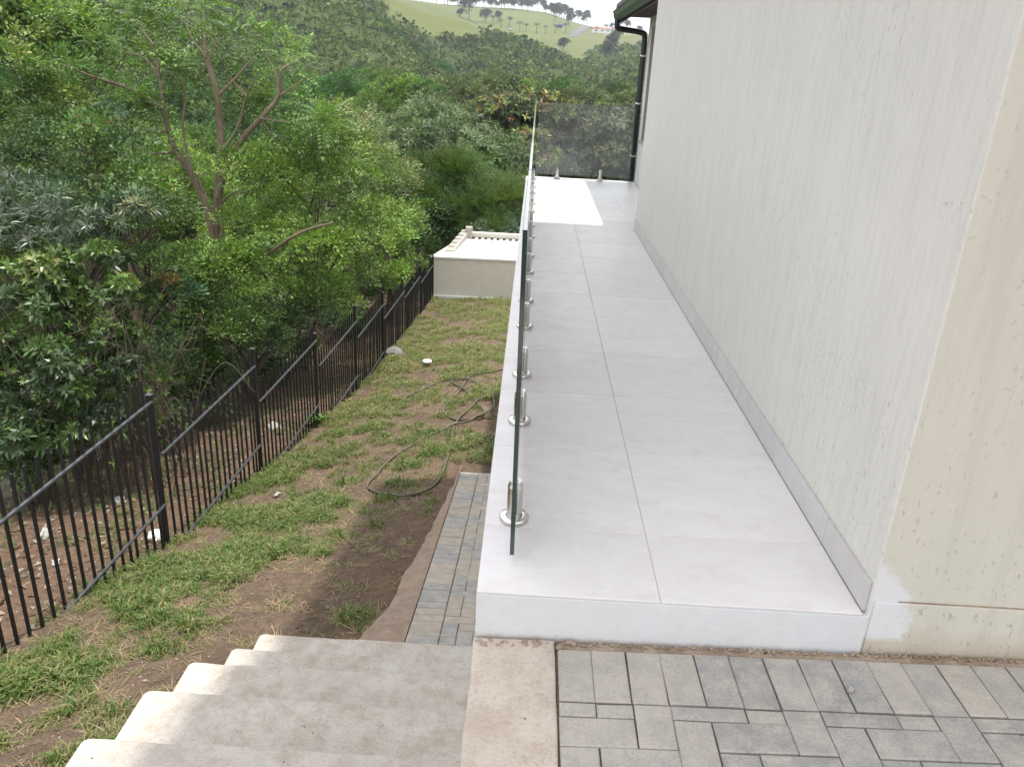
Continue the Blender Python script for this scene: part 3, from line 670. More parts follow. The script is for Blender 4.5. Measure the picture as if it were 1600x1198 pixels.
# crumbly mortar at the foot of the curb
bm = bmesh.new()
for k in range(230):
    x = -.09+k*.007+random.uniform(-.01, .01); r_ = random.uniform(.0015, .0055)*(1.8 if x < .2 else .9)
    m4 = Matrix.Translation((x, -.008-random.uniform(0, .012)-(random.uniform(0, .02) if x < .16 else 0), .001+r_*.2)) @ Matrix.Rotation(random.random()*6, 4, 'Z') @ Matrix.Diagonal((1.5, 1, .7, 1))
    bmesh.ops.create_icosphere(bm, subdivisions=1, radius=r_, matrix=m4)
for q in bm.verts: q.co += Vector((random.uniform(-.0015, .0015),)*3)
o = obj('mortar_crumbs', bm_mesh('mortar_crumbs', bm, M_MORTAR), pat); tag(o, kind='stuff')
box('mortar_fillet', .15, 3.2, -.036, -.002, -.03, -.004, M_MORTAR, pat, .004)

# ------------------------------------------------------------------ lower paver path
PSL = math.atan(.236)
pth = empty('paver_path', (0, 3.815, -1.812), (-PSL, 0, 0)); tag(pth, kind='structure')
LEN = 4.0
box('joint_bed', -.617, -.06, 0, LEN, -.3, -.0075, M_JOINT, pth)
n = int(LEN/.1)
for k in range(n):
    dark = (k//4) % 2 == 1 if k > 0 else True
    mt = M_PDARK if ((k+3)//4) % 2 == 0 else M_PDTAN
    place_paver(pth, -.615, -.416, k*.1, (k+1)*.1, mt, .002, .5)
def ch_path(i, j, a):
    y = (a[2]+a[3])/2; k = int(y/.1); return M_PDARK if ((k+2)//4) % 2 == 0 else M_PDTAN
hb(pth, -.412, LEN, 4, int(LEN/.1)+1, (-.412, -.08), (0, LEN), ch_path, .1)
# mortar haunch against the soil
outer = [(-.94, -.02), (-.90, .25), (-.83, .5), (-.815, .8), (-.80, 1.1), (-.775, 1.45), (-.755, 1.8), (-.735, 2.2), (-.71, 2.7), (-.68, 3.2), (-.665, 3.7), (-.645, 4.2)]
oy = np.linspace(-.03, 4.25, 120); ox = np.interp(oy, [q[1] for q in outer], [q[0] for q in outer])+(vnoise(oy, 0*oy, 5, 4, .6)-.5)*.07
bm = bmesh.new(); rows_ = []
for y, x in zip(oy, ox):
    r_ = []
    for s_ in np.linspace(0, 1, 9):
        xx = -.6175+(x+.6175)*s_; zz = .004-.045*s_**1.6+(float(vnoise(xx*14, y*14, 1, 4, .6))-.5)*.022*min(1, s_*3)
        if s_ == 1: zz -= .09
        r_.append(bm.verts.new((xx, y, zz)))
    rows_.append(r_)
for a, b in zip(rows_[:-1], rows_[1:]):
    for i in range(8): bm.faces.new((a[i], b[i], b[i+1], a[i+1]))
me = bm_mesh('mortar_haunch', bm, M_HAUNCH, smooth=True); obj('mortar_haunch', me, pth)
# ------------------------------------------------------------------ foliage machinery
def unit(v): return v/(np.linalg.norm(v, axis=-1, keepdims=True)+1e-9)
def leaf_tpl(base, d, nrm, ln, wd, fold=.12, curl=.0):
    base = np.array(base, float); d = unit(np.array(d, float)); nrm = unit(np.array(nrm, float)); side = np.cross(nrm, d)
    return [base, base+d*ln*.45+side*wd/2+nrm*ln*fold*.5, base+d*ln-nrm*ln*curl, base+d*ln*.45-side*wd/2+nrm*ln*fold*.5]
def tpl_compound(n=6, ll=.27, lw=.13, droop=.35, rng=None):
    q = []
    for i in range(n):
        t = .15+.85*i/(n-1); b = (t, 0, -droop*t*t)
        if i == n-1: q.append(leaf_tpl(b, (1, 0, -.6), (.3, 0, 1), ll, lw))
        for s in (1, -1): q.append(leaf_tpl(b, (.55, s, -.25-.4*t), (0.1, .25*s, 1), ll*(1-.25*t), lw))
    return np.array(q)
def tpl_rosette(n=8, ll=.75, lw=.24, spread=1.0):
    q = []
    for i in range(n):
        a = 2*math.pi*i/n+.4*(i % 2); el = .25+.45*(i % 3)/2
        d = (el+.15, math.cos(a)*spread, math.sin(a)*spread); nr = (1, -math.cos(a)*.6, -math.sin(a)*.6)
        q.append(leaf_tpl((.1*(i % 3), 0, 0), d, nr, ll, lw, .06, .12))
    return np.array(q)
def tpl_cluster(n=12, ll=.33, lw=.19, seed=1):
    r = np.random.default_rng(seed); q = []
    for i in range(n):
        b = r.uniform(-.42, .42, 3)+np.array([.35, 0, 0]); d = unit(b*np.array([1, 1, .4])+r.normal(0, .35, 3)+np.array([.3, 0, -.15])); nr = unit(np.array([.2, 0, 1])+r.normal(0, .45, 3)); nr = unit(nr-d*(nr@d))
        q.append(leaf_tpl(b, d, nr, ll, lw))
    return np.array(q)
def tpl_feather(n=9, seed=2):
    q = []
    for a in (-.55, 0, .55):
        c, s = math.cos(a), math.sin(a)
        for i in range(n):
            t = .12+.88*i/(n-1); b = (t*c, t*s, -.12*t*t)
            for sg in (1, -1):
                dx, dy = .45, sg; q.append(leaf_tpl(b, (dx*c-dy*s, dx*s+dy*c, -.05), (0, 0, 1), .17, .055))
    return np.array(q)
TPL = {'compound': tpl_compound(), 'rosette': tpl_rosette(), 'cluster': tpl_cluster(), 'cluster2': tpl_cluster(9, .42, .26, 5), 'feather': tpl_feather(),
       'narrow': tpl_rosette(9, .8, .13, .9), 'plume': tpl_compound(7, .22, .085, .55)}
DENS, SPR = 2.1, 1.35
def instance_tpl(T, P, D, size, rng, up=.9):
    """T (q,4,3) template, P (K,3) positions, D (K,3) outward directions, size (K,)"""
    K = len(P); x = unit(D); z = np.array([0, 0, 1.0])+rng.normal(0, 1-up+.12, (K, 3)); z = unit(z-x*(z*x).sum(1)[:, None]); y = np.cross(z, x)
    Rm = np.stack([x, y, z], -1)*size[:, None, None]
    return (np.einsum('kij,qcj->kqci', Rm, T)+P[:, None, None, :])
def crown_mesh(name, lobes, tpl, spray, dens, pal, m=None, seed=0, tips_per=26, clump=1.0, newg=None, upper=.35, inner=.34):
    """lobes (x,y,z,rx,ry,rz) relative to the tree base; spray = size of one spray; dens = sprays per square metre of lobe skin"""
    rng = np.random.default_rng(seed); spray = spray*SPR; VV = []; CC = []; T = TPL[tpl]; pal = np.array(pal, float)
    lob = np.array(lobes, float)
    for (cx, cy, cz, rx, ry, rz) in lob:
        area = 4*math.pi*((rx*ry+rx*rz+ry*rz)/3); nt_ = max(4, int(area*dens*DENS/SPR**2/tips_per)); 
        d = unit(rng.normal(0, 1, (nt_, 3))); d[:, 2] = np.where(d[:, 2] < -.35, -d[:, 2]*upper, d[:, 2]); d = unit(d)
        f = 1+(rng.random(nt_)-.62)*.42; f = np.where(rng.random(nt_) < inner, f*rng.uniform(.45, .8, nt_), f)
        tip = np.array([cx, cy, cz])+d*np.array([rx, ry, rz])*f[:, None]
        # drop tips that are deep inside another lobe
        keep = np.ones(nt_, bool)
        for o in lob:
            e = (tip-o[:3])/o[3:]; keep &= ~(((e**2).sum(1) < .36) & (rng.random(nt_) < .75))
        tip, d, f = tip[keep], d[keep], f[keep]; nt_ = len(tip)
        k = rng.poisson(tips_per, nt_).clip(3, 2*tips_per); idx = np.repeat(np.arange(nt_), k); K = len(idx)
        # each tip carries a puff: sprays sit on the shell of a flattened dome, fewest underneath
        pr = np.minimum(clump*1.75*spray, .55*min(rx, ry, rz/.6))*rng.uniform(.7, 1.25, nt_)
        o_ = unit(rng.normal(0, 1, (K, 3))); o_[:, 2] = np.where((o_[:, 2] < -.1) & (rng.random(K) < .75), -o_[:, 2], o_[:, 2])
        off = o_*(pr[idx]*rng.uniform(.72, 1.05, K))[:, None]*np.array([1, 1, .68])
        P = tip[idx]+off
        D = unit(o_*1.0+d[idx]*.35+np.array([0, 0, -.05])+rng.normal(0, .28, (K, 3)))
        sz = spray*rng.uniform(.7, 1.25, K)
        A = instance_tpl(T, P, D, sz, rng)
        base = pal[rng.integers(0, len(pal), nt_)]*rng.uniform(.66, 1.34, nt_)[:, None]
        bs = base[idx]
        if newg is not None:        # new growth: only some shoots of some top tips
            g_ = ((rng.random(nt_) < min(.9, newg[0]*1.7)) & (d[:, 2] > .1))[idx] & (rng.random(K) < .5) & (o_[:, 2] > .1)
            bs[g_] = np.array(newg[1:])[rng.integers(0, len(newg)-1, g_.sum())]
        c = bs[:, None, :]*rng.uniform(.75, 1.25, (K, T.shape[0], 1))*np.array([1, 1, 1])
        c = c*(1+rng.normal(0, .06, (K, T.shape[0], 3)))
        VV.append(A.reshape(-1, 3)); CC.append(c.reshape(-1, 3))
    V = np.concatenate(VV); C = np.clip(np.concatenate(CC)*1.68, .004, .8)
    return npmesh(name, V, np.arange(len(V)).reshape(-1, 4), m or M_LEAF, C)
def trunk_mesh(lobes, fork, r0, seed=0, stems=1, m=None, twigs=5, extra=()):
    rng = np.random.default_rng(seed); lst = []; fork = np.array(fork, float)
    for s_ in range(stems):
        a = rng.uniform(0, 6.28); b = np.array([math.cos(a), math.sin(a), 0])*r0*2.5*(stems > 1)
        f2 = fork+np.array([math.cos(a), math.sin(a), 0])*(.25 if stems > 1 else 0)
        mid = (b+f2)/2+rng.normal(0, .06*np.linalg.norm(f2), 3)*np.array([1, 1, 0])
        lst.append((smooth_path([b-np.array([0, 0, .4]), b, mid, f2], 4), np.linspace(r0*1.15, r0*.75, 13)))
    for (cx, cy, cz, rx, ry, rz) in (lobes if twigs else []):
        c = np.array([cx, cy, cz]); mid = (fork+c)/2+rng.normal(0, .12*np.linalg.norm(c-fork)+.02, 3); end = c+np.array([0, 0, rz*.3])
        P = smooth_path([fork-np.array([0, 0, .1]), mid, end], 5); lst.append((P, np.linspace(r0*.62, r0*.2, len(P))))
        for k in range(twigs):
            d = unit(rng.normal(0, 1, 3)+np.array([0, 0, .3])); e = c+d*np.array([rx, ry, rz])*.85; s0 = P[rng.integers(len(P)//2, len(P))]
            q = smooth_path([s0, (s0+e)/2+rng.normal(0, .08*rx+.01, 3), e], 4); lst.append((q, np.linspace(r0*.24, r0*.07, len(q))))
    lst += list(extra)
    return tubes_mesh('trunk', lst, m or M_BARK, 7)
def tree(name, label, cat, base, lobes, tpl, spray, dens, pal, r0=.09, fork=None, stems=1, group=None, seed=0, m=None, absolute=True, **kw):
    bx, by = base; bz = float(ground(bx, by)); t = empty(name, (bx, by, bz)); tag(t, label, cat, group)
    lb = [(a-bx, b-by, c-bz, *r) for a, b, c, *r in lobes] if absolute else lobes
    if fork is None:
        c = np.mean([l[:3] for l in lb], 0); fork = (c[0]*.45, c[1]*.45, max(.3, c[2]*.45))
    twigs = kw.pop('twigs', 5); extra = kw.pop('extra', ()); bark = kw.pop('bark', M_DBARK)
    obj('trunk', trunk_mesh(lb, fork, r0, seed, stems, bark, twigs, extra), t)
    obj('crown', crown_mesh('crown', lb, tpl, spray, dens, pal, m, seed, **kw), t)
    return t
def copy_tree(o, loc, rotz, sc, label=None):
    c = o.copy(); COL.objects.link(c); c.location = loc; c.rotation_euler = (0, 0, rotz); c.scale = (sc, sc, sc*random.uniform(.88, 1.12))
    if label: c['label'] = label
    for ch in o.children:
        k = ch.copy(); COL.objects.link(k); k.parent = c
    return c
DK = [(.034, .060, .022), (.044, .074, .026), (.030, .052, .023)]
MD = [(.060, .104, .024), (.050, .090, .023), (.074, .120, .027)]
BR = [(.092, .150, .028), (.080, .136, .026), (.105, .160, .033)]
GR = [(.080, .112, .055), (.066, .098, .045), (.092, .12, .062)]
FE = [(.055, .088, .026), (.045, .078, .026), (.070, .10, .030)]
YG = (.17, .20, .04)
# big forked tree: limbs traced as a real branching skeleton
def sph(x, y, z, r, fz=.6): return (x, y, z, r, r, r*fz)
tree('glossy_shrub', 'dark glossy broad-leaved shrub pressing against the nearest fence bay', 'shrub', (-5.17, 7.5), [(-5.16, 7.5, -1.99, 0.5, 0.5, 0.4), (-4.76, 7.8, -1.86, 0.43, 0.43, 0.34), (-5.55, 7.9, -1.47, 0.55, 0.55, 0.44), (-4.57, 7.8, -2.27, 0.28, 0.28, 0.22), (-5.01, 7.3, -2.44, 0.32, 0.32, 0.26), (-5.93, 7.6, -1.96, 0.61, 0.61, 0.49), (-5.23, 7.2, -2.48, 0.33, 0.33, 0.26), (-4.7, 7.6, -2.41, 0.33, 0.33, 0.26), (-4.88, 7.5, -2.15, 0.41, 0.41, 0.33)], 'rosette', .10, 80, DK+MD[:2], r0=0.03, stems=3, group=None, seed=1, m=M_LEAFG, newg=(.05, (.10,.14,.04)))
tree('glossy_shrub', 'glossy shrub with yellowish shoot tips left of the bare tangled shrub', 'shrub', (-5.19, 8.3), [(-5.01, 8.1, -1.32, 0.4, 0.4, 0.32), (-4.63, 8.3, -1.62, 0.29, 0.29, 0.23), (-5.48, 8.5, -1.05, 0.47, 0.47, 0.38), (-4.8, 8.4, -1.21, 0.32, 0.32, 0.26), (-5.0, 8.6, -0.83, 0.35, 0.35, 0.28), (-4.66, 8.7, -2.33, 0.26, 0.26, 0.21), (-4.71, 8.3, -2.49, 0.25, 0.25, 0.2)], 'rosette', .095, 80, [DK[1],MD[0],MD[1],DK[0]], r0=0.03, stems=3, group=None, seed=2, m=M_LEAFG, newg=(.10, (.13,.17,.045), (.14,.15,.05)))
tree('silvery_shrub', 'grey green narrow-leaved shrub at the left picture edge above the glossy shrubs', 'shrub', (-5.99, 9.2), [(-5.58, 9.2, -0.5, 0.42, 0.42, 0.34), (-5.15, 9.2, -0.71, 0.3, 0.3, 0.24), (-6.1, 9.4, -0.41, 0.46, 0.46, 0.37), (-6.02, 9.0, -0.9, 0.49, 0.49, 0.39), (-6.68, 9.2, -0.67, 0.53, 0.53, 0.42), (-4.82, 9.4, -0.38, 0.23, 0.23, 0.18)], 'narrow', .115, 75, [(.085,.11,.075),(.06,.09,.05),(.04,.065,.035)], r0=0.03, stems=2, group=None, seed=3, m=M_LEAFG, newg=(.06, (.12,.13,.06)))
tree('small_leaved_tree', 'dense dark small-leaved tree between the silvery shrub and the forked trunk', 'tree', (-5.64, 10.6), [(-5.51, 10.6, -0.23, 0.64, 0.64, 0.51), (-6.31, 11.2, 0.08, 0.58, 0.58, 0.46), (-5.12, 10.2, -0.7, 0.46, 0.46, 0.37), (-4.93, 10.0, -1.23, 0.35, 0.35, 0.28), (-5.83, 10.6, -0.38, 0.51, 0.51, 0.41), (-6.81, 11.0, -0.14, 0.53, 0.53, 0.42), (-4.72, 9.9, -1.63, 0.25, 0.25, 0.2)], 'cluster', .14, 48, [DK[1],(.036,.072,.036),MD[1]], r0=0.07, stems=1, group=None, seed=4, newg=(.05, (.20,.13,.05)))
tree('shoot_tipped_tree', 'tree with yellow and reddish new shoots in the upper left corner', 'tree', (-8.71, 13.5), [(-8.26, 13.2, 0.25, 0.83, 0.83, 0.66), (-7.82, 13.8, 0.5, 0.59, 0.59, 0.47), (-9.09, 13.2, 0.8, 0.92, 0.92, 0.74), (-8.83, 14.0, 1.0, 0.54, 0.54, 0.43), (-7.89, 13.0, -0.11, 0.57, 0.57, 0.46)], 'cluster', .17, 40, MD+[DK[1]], r0=0.08, stems=1, group=None, seed=5, newg=(.22, (.13,.15,.04), (.11,.15,.04)))
tree('broad_tree', 'soft green broad tree crown filling the top left corner behind', 'tree', (-15.87, 25.0), [(-15.43, 25.0, 1.4, 1.33, 1.33, 1.06), (-15.02, 27.0, 1.38, 1.23, 1.23, 0.98), (-17.14, 25.0, 1.5, 1.71, 1.71, 1.37), (-16.84, 26.0, 2.44, 1.17, 1.17, 0.94), (-14.54, 28.0, 1.13, 1.07, 1.07, 0.86)], 'cluster2', .36, 15, MD+BR[:1], r0=0.16, stems=1, group=None, seed=6)
tree('understory_tree', 'bright green small-leaved tree to the right of the forked trunk', 'tree', (-4.36, 14.6), [(-4.55, 14.2, -0.54, 0.75, 0.75, 0.6), (-3.78, 14.2, -1.11, 0.76, 0.76, 0.61), (-3.44, 16.0, -1.01, 0.64, 0.64, 0.51), (-3.94, 13.4, -1.76, 0.73, 0.73, 0.58), (-3.44, 14.6, -2.0, 0.7, 0.7, 0.56), (-3.22, 17.0, -1.75, 0.58, 0.58, 0.46), (-4.68, 13.8, -1.34, 0.47, 0.47, 0.38), (-3.84, 15.5, -0.36, 0.61, 0.61, 0.49), (-4.3, 13.0, -2.36, 0.46, 0.46, 0.37), (-3.74, 13.4, -2.38, 0.45, 0.45, 0.36), (-3.66, 14.4, -2.83, 0.36, 0.36, 0.29)], 'cluster', .16, 40, BR+MD[:1], r0=0.045, stems=2, group=None, seed=8, newg=(.08, (.15,.21,.05)))
tree('understory_tree', 'mid green tree left of the forked trunk foot, arching over the bare shrub', 'tree', (-5.45, 12.2), [(-6.27, 12.8, -1.04, 0.48, 0.48, 0.38), (-7.74, 16.8, -0.79, 0.62, 0.62, 0.5), (-4.84, 12.1, -1.78, 0.67, 0.67, 0.54), (-5.11, 11.6, -1.57, 0.5, 0.5, 0.4), (-5.97, 12.4, -0.74, 0.4, 0.4, 0.32), (-4.49, 12.4, -1.78, 0.41, 0.41, 0.33)], 'cluster', .15, 44, MD+[BR[1]], r0=0.045, stems=2, group=None, seed=9)
tree('understory_tree', 'dark leafy bough hanging low over the second fence bay', 'tree', (-4.49, 12.3), [(-4.29, 11.9, -2.48, 0.53, 0.53, 0.42), (-4.47, 11.1, -2.54, 0.38, 0.38, 0.3), (-4.0, 12.0, -2.98, 0.27, 0.27, 0.22), (-4.89, 11.0, -2.14, 0.38, 0.38, 0.3), (-4.6, 11.4, -2.04, 0.43, 0.43, 0.34), (-4.77, 10.8, -2.76, 0.23, 0.23, 0.18), (-3.87, 13.0, -2.68, 0.38, 0.38, 0.3), (-4.06, 13.0, -3.04, 0.27, 0.27, 0.22)], 'cluster', .13, 50, [MD[1],DK[1],MD[0]], r0=0.05, stems=2, group=None, seed=10)
tree('leafy_bush', 'bright leafy bush beside the fence just before the outbuilding', 'shrub', (-3.51, 18.8), [(-3.53, 19.0, -2.9, 0.66, 0.66, 0.53), (-3.91, 17.8, -3.18, 0.53, 0.53, 0.42), (-3.4, 20.5, -2.46, 0.6, 0.6, 0.48), (-3.14, 20.2, -3.64, 0.34, 0.34, 0.27), (-3.81, 18.5, -2.5, 0.55, 0.55, 0.44), (-3.5, 18.8, -3.56, 0.41, 0.41, 0.33), (-4.03, 18.5, -1.98, 0.51, 0.51, 0.41)], 'cluster', .19, 34, BR+MD, r0=0.06, stems=2, group=None, seed=11, newg=(.12, (.17,.21,.06)))
tree('feathery_tree', 'fine feathery layered tree standing right behind the outbuilding', 'tree', (-2.42, 28.0), [(-2.46, 28.0, -3.42, 1.76, 1.76, 0.88), (-4.05, 28.0, -3.12, 1.24, 1.24, 0.56), (-0.92, 28.5, -3.13, 1.1, 1.1, 0.55), (-3.04, 29.0, -2.47, 1.04, 1.04, 0.47), (-1.37, 27.0, -3.85, 0.99, 0.99, 0.49), (-3.02, 27.0, -4.04, 1.1, 1.1, 0.55), (-4.05, 26.5, -3.79, 0.65, 0.65, 0.33), (-2.0, 29.0, -2.53, 0.92, 0.92, 0.37)], 'feather', .55, 16, FE+[MD[1]], r0=0.12, stems=1, group=None, seed=12, clump=0.55, twigs=7)
tree('silver_leaf_tree', 'grey green drooping tree in the middle of the wooded valley', 'tree', (-3.93, 35.0), [(-3.69, 35.0, -1.94, 1.81, 1.81, 1.45), (-5.56, 35.0, -1.95, 1.59, 1.59, 1.27), (-1.64, 34.0, -2.44, 1.18, 1.18, 0.94), (-6.54, 34.0, -2.51, 1.13, 1.13, 0.9), (-4.5, 37.0, -0.92, 1.03, 1.03, 0.82), (-2.41, 33.0, -3.08, 1.0, 1.0, 0.8), (-7.75, 36.0, -1.69, 0.96, 0.96, 0.77)], 'narrow', .27, 34, GR+[MD[1]], r0=0.14, stems=1, group=None, seed=13)
tree('orange_tipped_tree', 'dark tree with yellow and orange new leaves left of the end glass', 'tree', (-0.96, 38.5), [(-1.13, 39.0, -0.72, 1.5, 1.5, 1.2), (-2.35, 38.5, -1.98, 1.26, 1.26, 1.01), (0.23, 39.0, -0.94, 1.44, 1.44, 1.15), (-1.03, 38.0, -2.16, 1.66, 1.66, 1.33), (-0.1, 37.5, -2.69, 1.47, 1.47, 1.18), (-2.05, 39.5, -0.94, 1.1, 1.1, 0.88)], 'rosette', .24, 36, [(.050,.068,.036),(.040,.056,.030),(.075,.088,.055)], r0=0.14, stems=1, group=None, seed=14, newg=(.50, (.18,.19,.055), (.17,.11,.055), (.12,.16,.045), (.08,.11,.045)))
tree('orange_tipped_tree', 'dark tree with orange tips seen through the end glass panel', 'tree', (3.22, 40.5), [(2.87, 40.5, -1.41, 1.75, 1.75, 1.4), (1.38, 40.0, -1.75, 1.49, 1.49, 1.19), (4.74, 41.0, -1.66, 1.65, 1.65, 1.32), (3.32, 40.0, -2.64, 1.82, 1.82, 1.46), (1.76, 39.5, -2.97, 1.4, 1.4, 1.12), (4.92, 40.0, -2.96, 1.57, 1.57, 1.26), (7.13, 41.0, -1.78, 1.91, 1.91, 1.53)], 'rosette', .24, 36, [(.060,.078,.045),(.075,.085,.055),(.045,.062,.034)], r0=0.14, stems=1, group=None, seed=15, newg=(.30, (.13,.13,.06), (.12,.10,.06)))
tree('silver_bush', 'pale blue-green bush peeping over the outbuilding parapet', 'shrub', (-0.79, 27.0), [(-0.97, 26.4, -3.86, 0.52, 0.52, 0.42), (-0.6, 29.0, -2.8, 0.6, 0.6, 0.48), (-0.37, 27.5, -3.56, 0.44, 0.44, 0.35), (-1.54, 26.2, -3.85, 0.38, 0.38, 0.3)], 'rosette', .3, 26, [(.12,.16,.12),(.08,.12,.08)], r0=0.05, stems=2, group=None, seed=16)
tree('young_shrub', 'low green shrub behind the pickets of the fourth fence bay', 'shrub', (-4.55, 14.0), [(-4.52, 13.8, -3.93, 0.29, 0.29, 0.23), (-4.66, 13.6, -4.14, 0.19, 0.19, 0.15), (-4.17, 14.3, -3.79, 0.19, 0.19, 0.15)], 'rosette', .11, 42, MD, r0=0.02, stems=3, group=None, seed=17)
tree('shade_tree', 'deep green tree in shade behind the far fence bays', 'tree', (-3.46, 24.0), [(-3.47, 24.0, -3.52, 0.59, 0.59, 0.47), (-3.04, 26.0, -3.47, 0.55, 0.55, 0.44), (-3.97, 26.0, -3.06, 0.55, 0.55, 0.44), (-4.49, 26.0, -2.47, 0.62, 0.62, 0.5), (-3.1, 23.5, -3.94, 0.39, 0.39, 0.31)], 'cluster', .26, 26, DK+MD[:1], r0=0.08, stems=1, group=None, seed=18)
tree('pale_leaf_tree', 'olive tree with pale twiggy patches between valley tree and forked tree', 'tree', (-4.83, 24.0), [(-4.81, 24.0, -1.46, 0.68, 0.68, 0.54), (-4.25, 23.0, -2.03, 0.63, 0.63, 0.5), (-5.39, 25.0, -1.12, 0.59, 0.59, 0.47), (-4.13, 24.5, -1.67, 0.47, 0.47, 0.38), (-6.12, 27.0, -0.63, 0.76, 0.76, 0.61)], 'cluster', .22, 32, [(.085,.115,.040),(.10,.12,.055),(.07,.11,.03)], r0=0.08, stems=1, group=None, seed=19, newg=(.1, (.24,.22,.14)))
tree('understory_bush', 'dark low bush behind the fence just right of the bare tangled shrub', 'shrub', (-4.95, 9.9), [(-4.95, 9.9, -2.82, 0.39, 0.39, 0.31), (-5.81, 10.6, -2.93, 0.49, 0.49, 0.39), (-6.46, 10.9, -3.17, 0.55, 0.55, 0.44), (-5.65, 11.1, -2.74, 0.51, 0.51, 0.41)], 'cluster', .15, 40, DK+[MD[1]], r0=0.03, stems=3, group=None, seed=100, twigs=3)
tree('understory_bush', 'low shaded bush behind the middle of the second fence bay', 'shrub', (-4.89, 11.2), [(-4.89, 11.2, -3.33, 0.36, 0.36, 0.29), (-5.67, 11.9, -3.45, 0.45, 0.45, 0.36), (-6.26, 12.2, -3.69, 0.5, 0.5, 0.4), (-5.52, 12.4, -3.3, 0.47, 0.47, 0.38)], 'cluster', .15, 40, DK+[MD[1]], r0=0.03, stems=3, group=None, seed=101, twigs=3)
tree('understory_bush', 'low shaded bush behind the third fence post', 'shrub', (-4.68, 12.4), [(-4.68, 12.4, -3.62, 0.37, 0.37, 0.3), (-5.44, 13.1, -3.73, 0.47, 0.47, 0.38), (-6.02, 13.4, -3.96, 0.52, 0.52, 0.42), (-5.25, 13.6, -3.56, 0.48, 0.48, 0.38)], 'cluster', .15, 40, DK+[MD[1]], r0=0.03, stems=3, group=None, seed=102, twigs=3)
tree('understory_bush', 'low shaded bush behind the fourth fence bay, under the dark hollow', 'shrub', (-4.63, 14.8), [(-4.63, 14.8, -3.92, 0.41, 0.41, 0.33), (-5.4, 15.5, -3.98, 0.51, 0.51, 0.41), (-6.0, 15.8, -4.2, 0.57, 0.57, 0.46), (-5.15, 16.0, -3.76, 0.52, 0.52, 0.42)], 'cluster', .15, 40, DK+[MD[1]], r0=0.03, stems=3, group=None, seed=103, twigs=3)
tree('understory_bush', 'low shaded bush behind the fifth fence bay', 'shrub', (-4.29, 16.8), [(-4.29, 16.8, -4.05, 0.46, 0.46, 0.37), (-5.08, 17.5, -4.07, 0.57, 0.57, 0.46), (-5.71, 17.8, -4.29, 0.63, 0.63, 0.5), (-4.77, 18.0, -3.79, 0.58, 0.58, 0.46)], 'cluster', .15, 40, DK+[MD[1]], r0=0.03, stems=3, group=None, seed=104, twigs=3)
tree('understory_bush', 'low shaded bush behind the sixth fence bay', 'shrub', (-3.95, 19.0), [(-3.95, 19.0, -4.3, 0.45, 0.45, 0.36), (-4.7, 19.7, -4.3, 0.56, 0.56, 0.45), (-5.3, 20.0, -4.52, 0.61, 0.61, 0.49), (-4.38, 20.2, -4.03, 0.57, 0.57, 0.46)], 'cluster', .15, 40, DK+[MD[1]], r0=0.03, stems=3, group=None, seed=105, twigs=3)
tree('understory_bush', 'low shaded bush behind the seventh fence bay', 'shrub', (-3.46, 21.5), [(-3.46, 21.5, -4.53, 0.43, 0.43, 0.34), (-4.16, 22.2, -4.52, 0.53, 0.53, 0.42), (-4.71, 22.5, -4.72, 0.59, 0.59, 0.47), (-3.84, 22.7, -4.26, 0.54, 0.54, 0.43)], 'cluster', .15, 40, DK+[MD[1]], r0=0.03, stems=3, group=None, seed=106, twigs=3)
tree('understory_bush', 'low bush in the gap between the glossy shrubs and the pickets', 'shrub', (-5.34, 8.9), [(-5.34, 8.9, -3.06, 0.31, 0.31, 0.25), (-6.17, 9.6, -3.25, 0.4, 0.4, 0.32), (-6.76, 9.9, -3.5, 0.44, 0.44, 0.35), (-6.12, 10.1, -3.17, 0.41, 0.41, 0.33)], 'cluster', .15, 40, DK+[MD[1]], r0=0.03, stems=3, group=None, seed=107, twigs=3)
tree('understory_bush', 'lowest leafy bush at the left picture edge behind the pickets', 'shrub', (-5.28, 7.3), [(-5.28, 7.3, -2.8, 0.23, 0.23, 0.18), (-6.1, 8.0, -3.08, 0.3, 0.3, 0.24), (-6.63, 8.3, -3.33, 0.34, 0.34, 0.27), (-6.19, 8.5, -3.1, 0.32, 0.32, 0.26)], 'cluster', .15, 40, DK+[MD[1]], r0=0.03, stems=3, group=None, seed=108, twigs=3)
tree('understory_bush', 'leafy bush behind the first fence post, under the bare shrub', 'shrub', (-4.84, 9.3), [(-4.84, 9.3, -3.12, 0.29, 0.29, 0.23), (-5.58, 10.0, -3.31, 0.37, 0.37, 0.3), (-6.12, 10.3, -3.55, 0.41, 0.41, 0.33), (-5.54, 10.5, -3.25, 0.38, 0.38, 0.3)], 'cluster', .15, 40, DK+[MD[1]], r0=0.03, stems=3, group=None, seed=109, twigs=3)
tree('understory_bush', 'leafy low bush behind the end of the second fence bay', 'shrub', (-4.53, 10.9), [(-4.53, 10.9, -3.35, 0.29, 0.29, 0.23), (-5.21, 11.6, -3.51, 0.37, 0.37, 0.3), (-5.71, 11.9, -3.73, 0.41, 0.41, 0.33), (-5.12, 12.1, -3.43, 0.38, 0.38, 0.3)], 'cluster', .15, 40, DK+[MD[1]], r0=0.03, stems=3, group=None, seed=110, twigs=3)
tree('understory_bush', 'small dark bush near the sixth fence post', 'shrub', (-3.9, 17.6), [(-3.9, 17.6, -4.52, 0.36, 0.36, 0.29), (-4.54, 18.3, -4.58, 0.45, 0.45, 0.36), (-5.04, 18.6, -4.79, 0.5, 0.5, 0.4), (-4.31, 18.8, -4.41, 0.46, 0.46, 0.37)], 'cluster', .15, 40, DK+[MD[1]], r0=0.03, stems=3, group=None, seed=111, twigs=3)
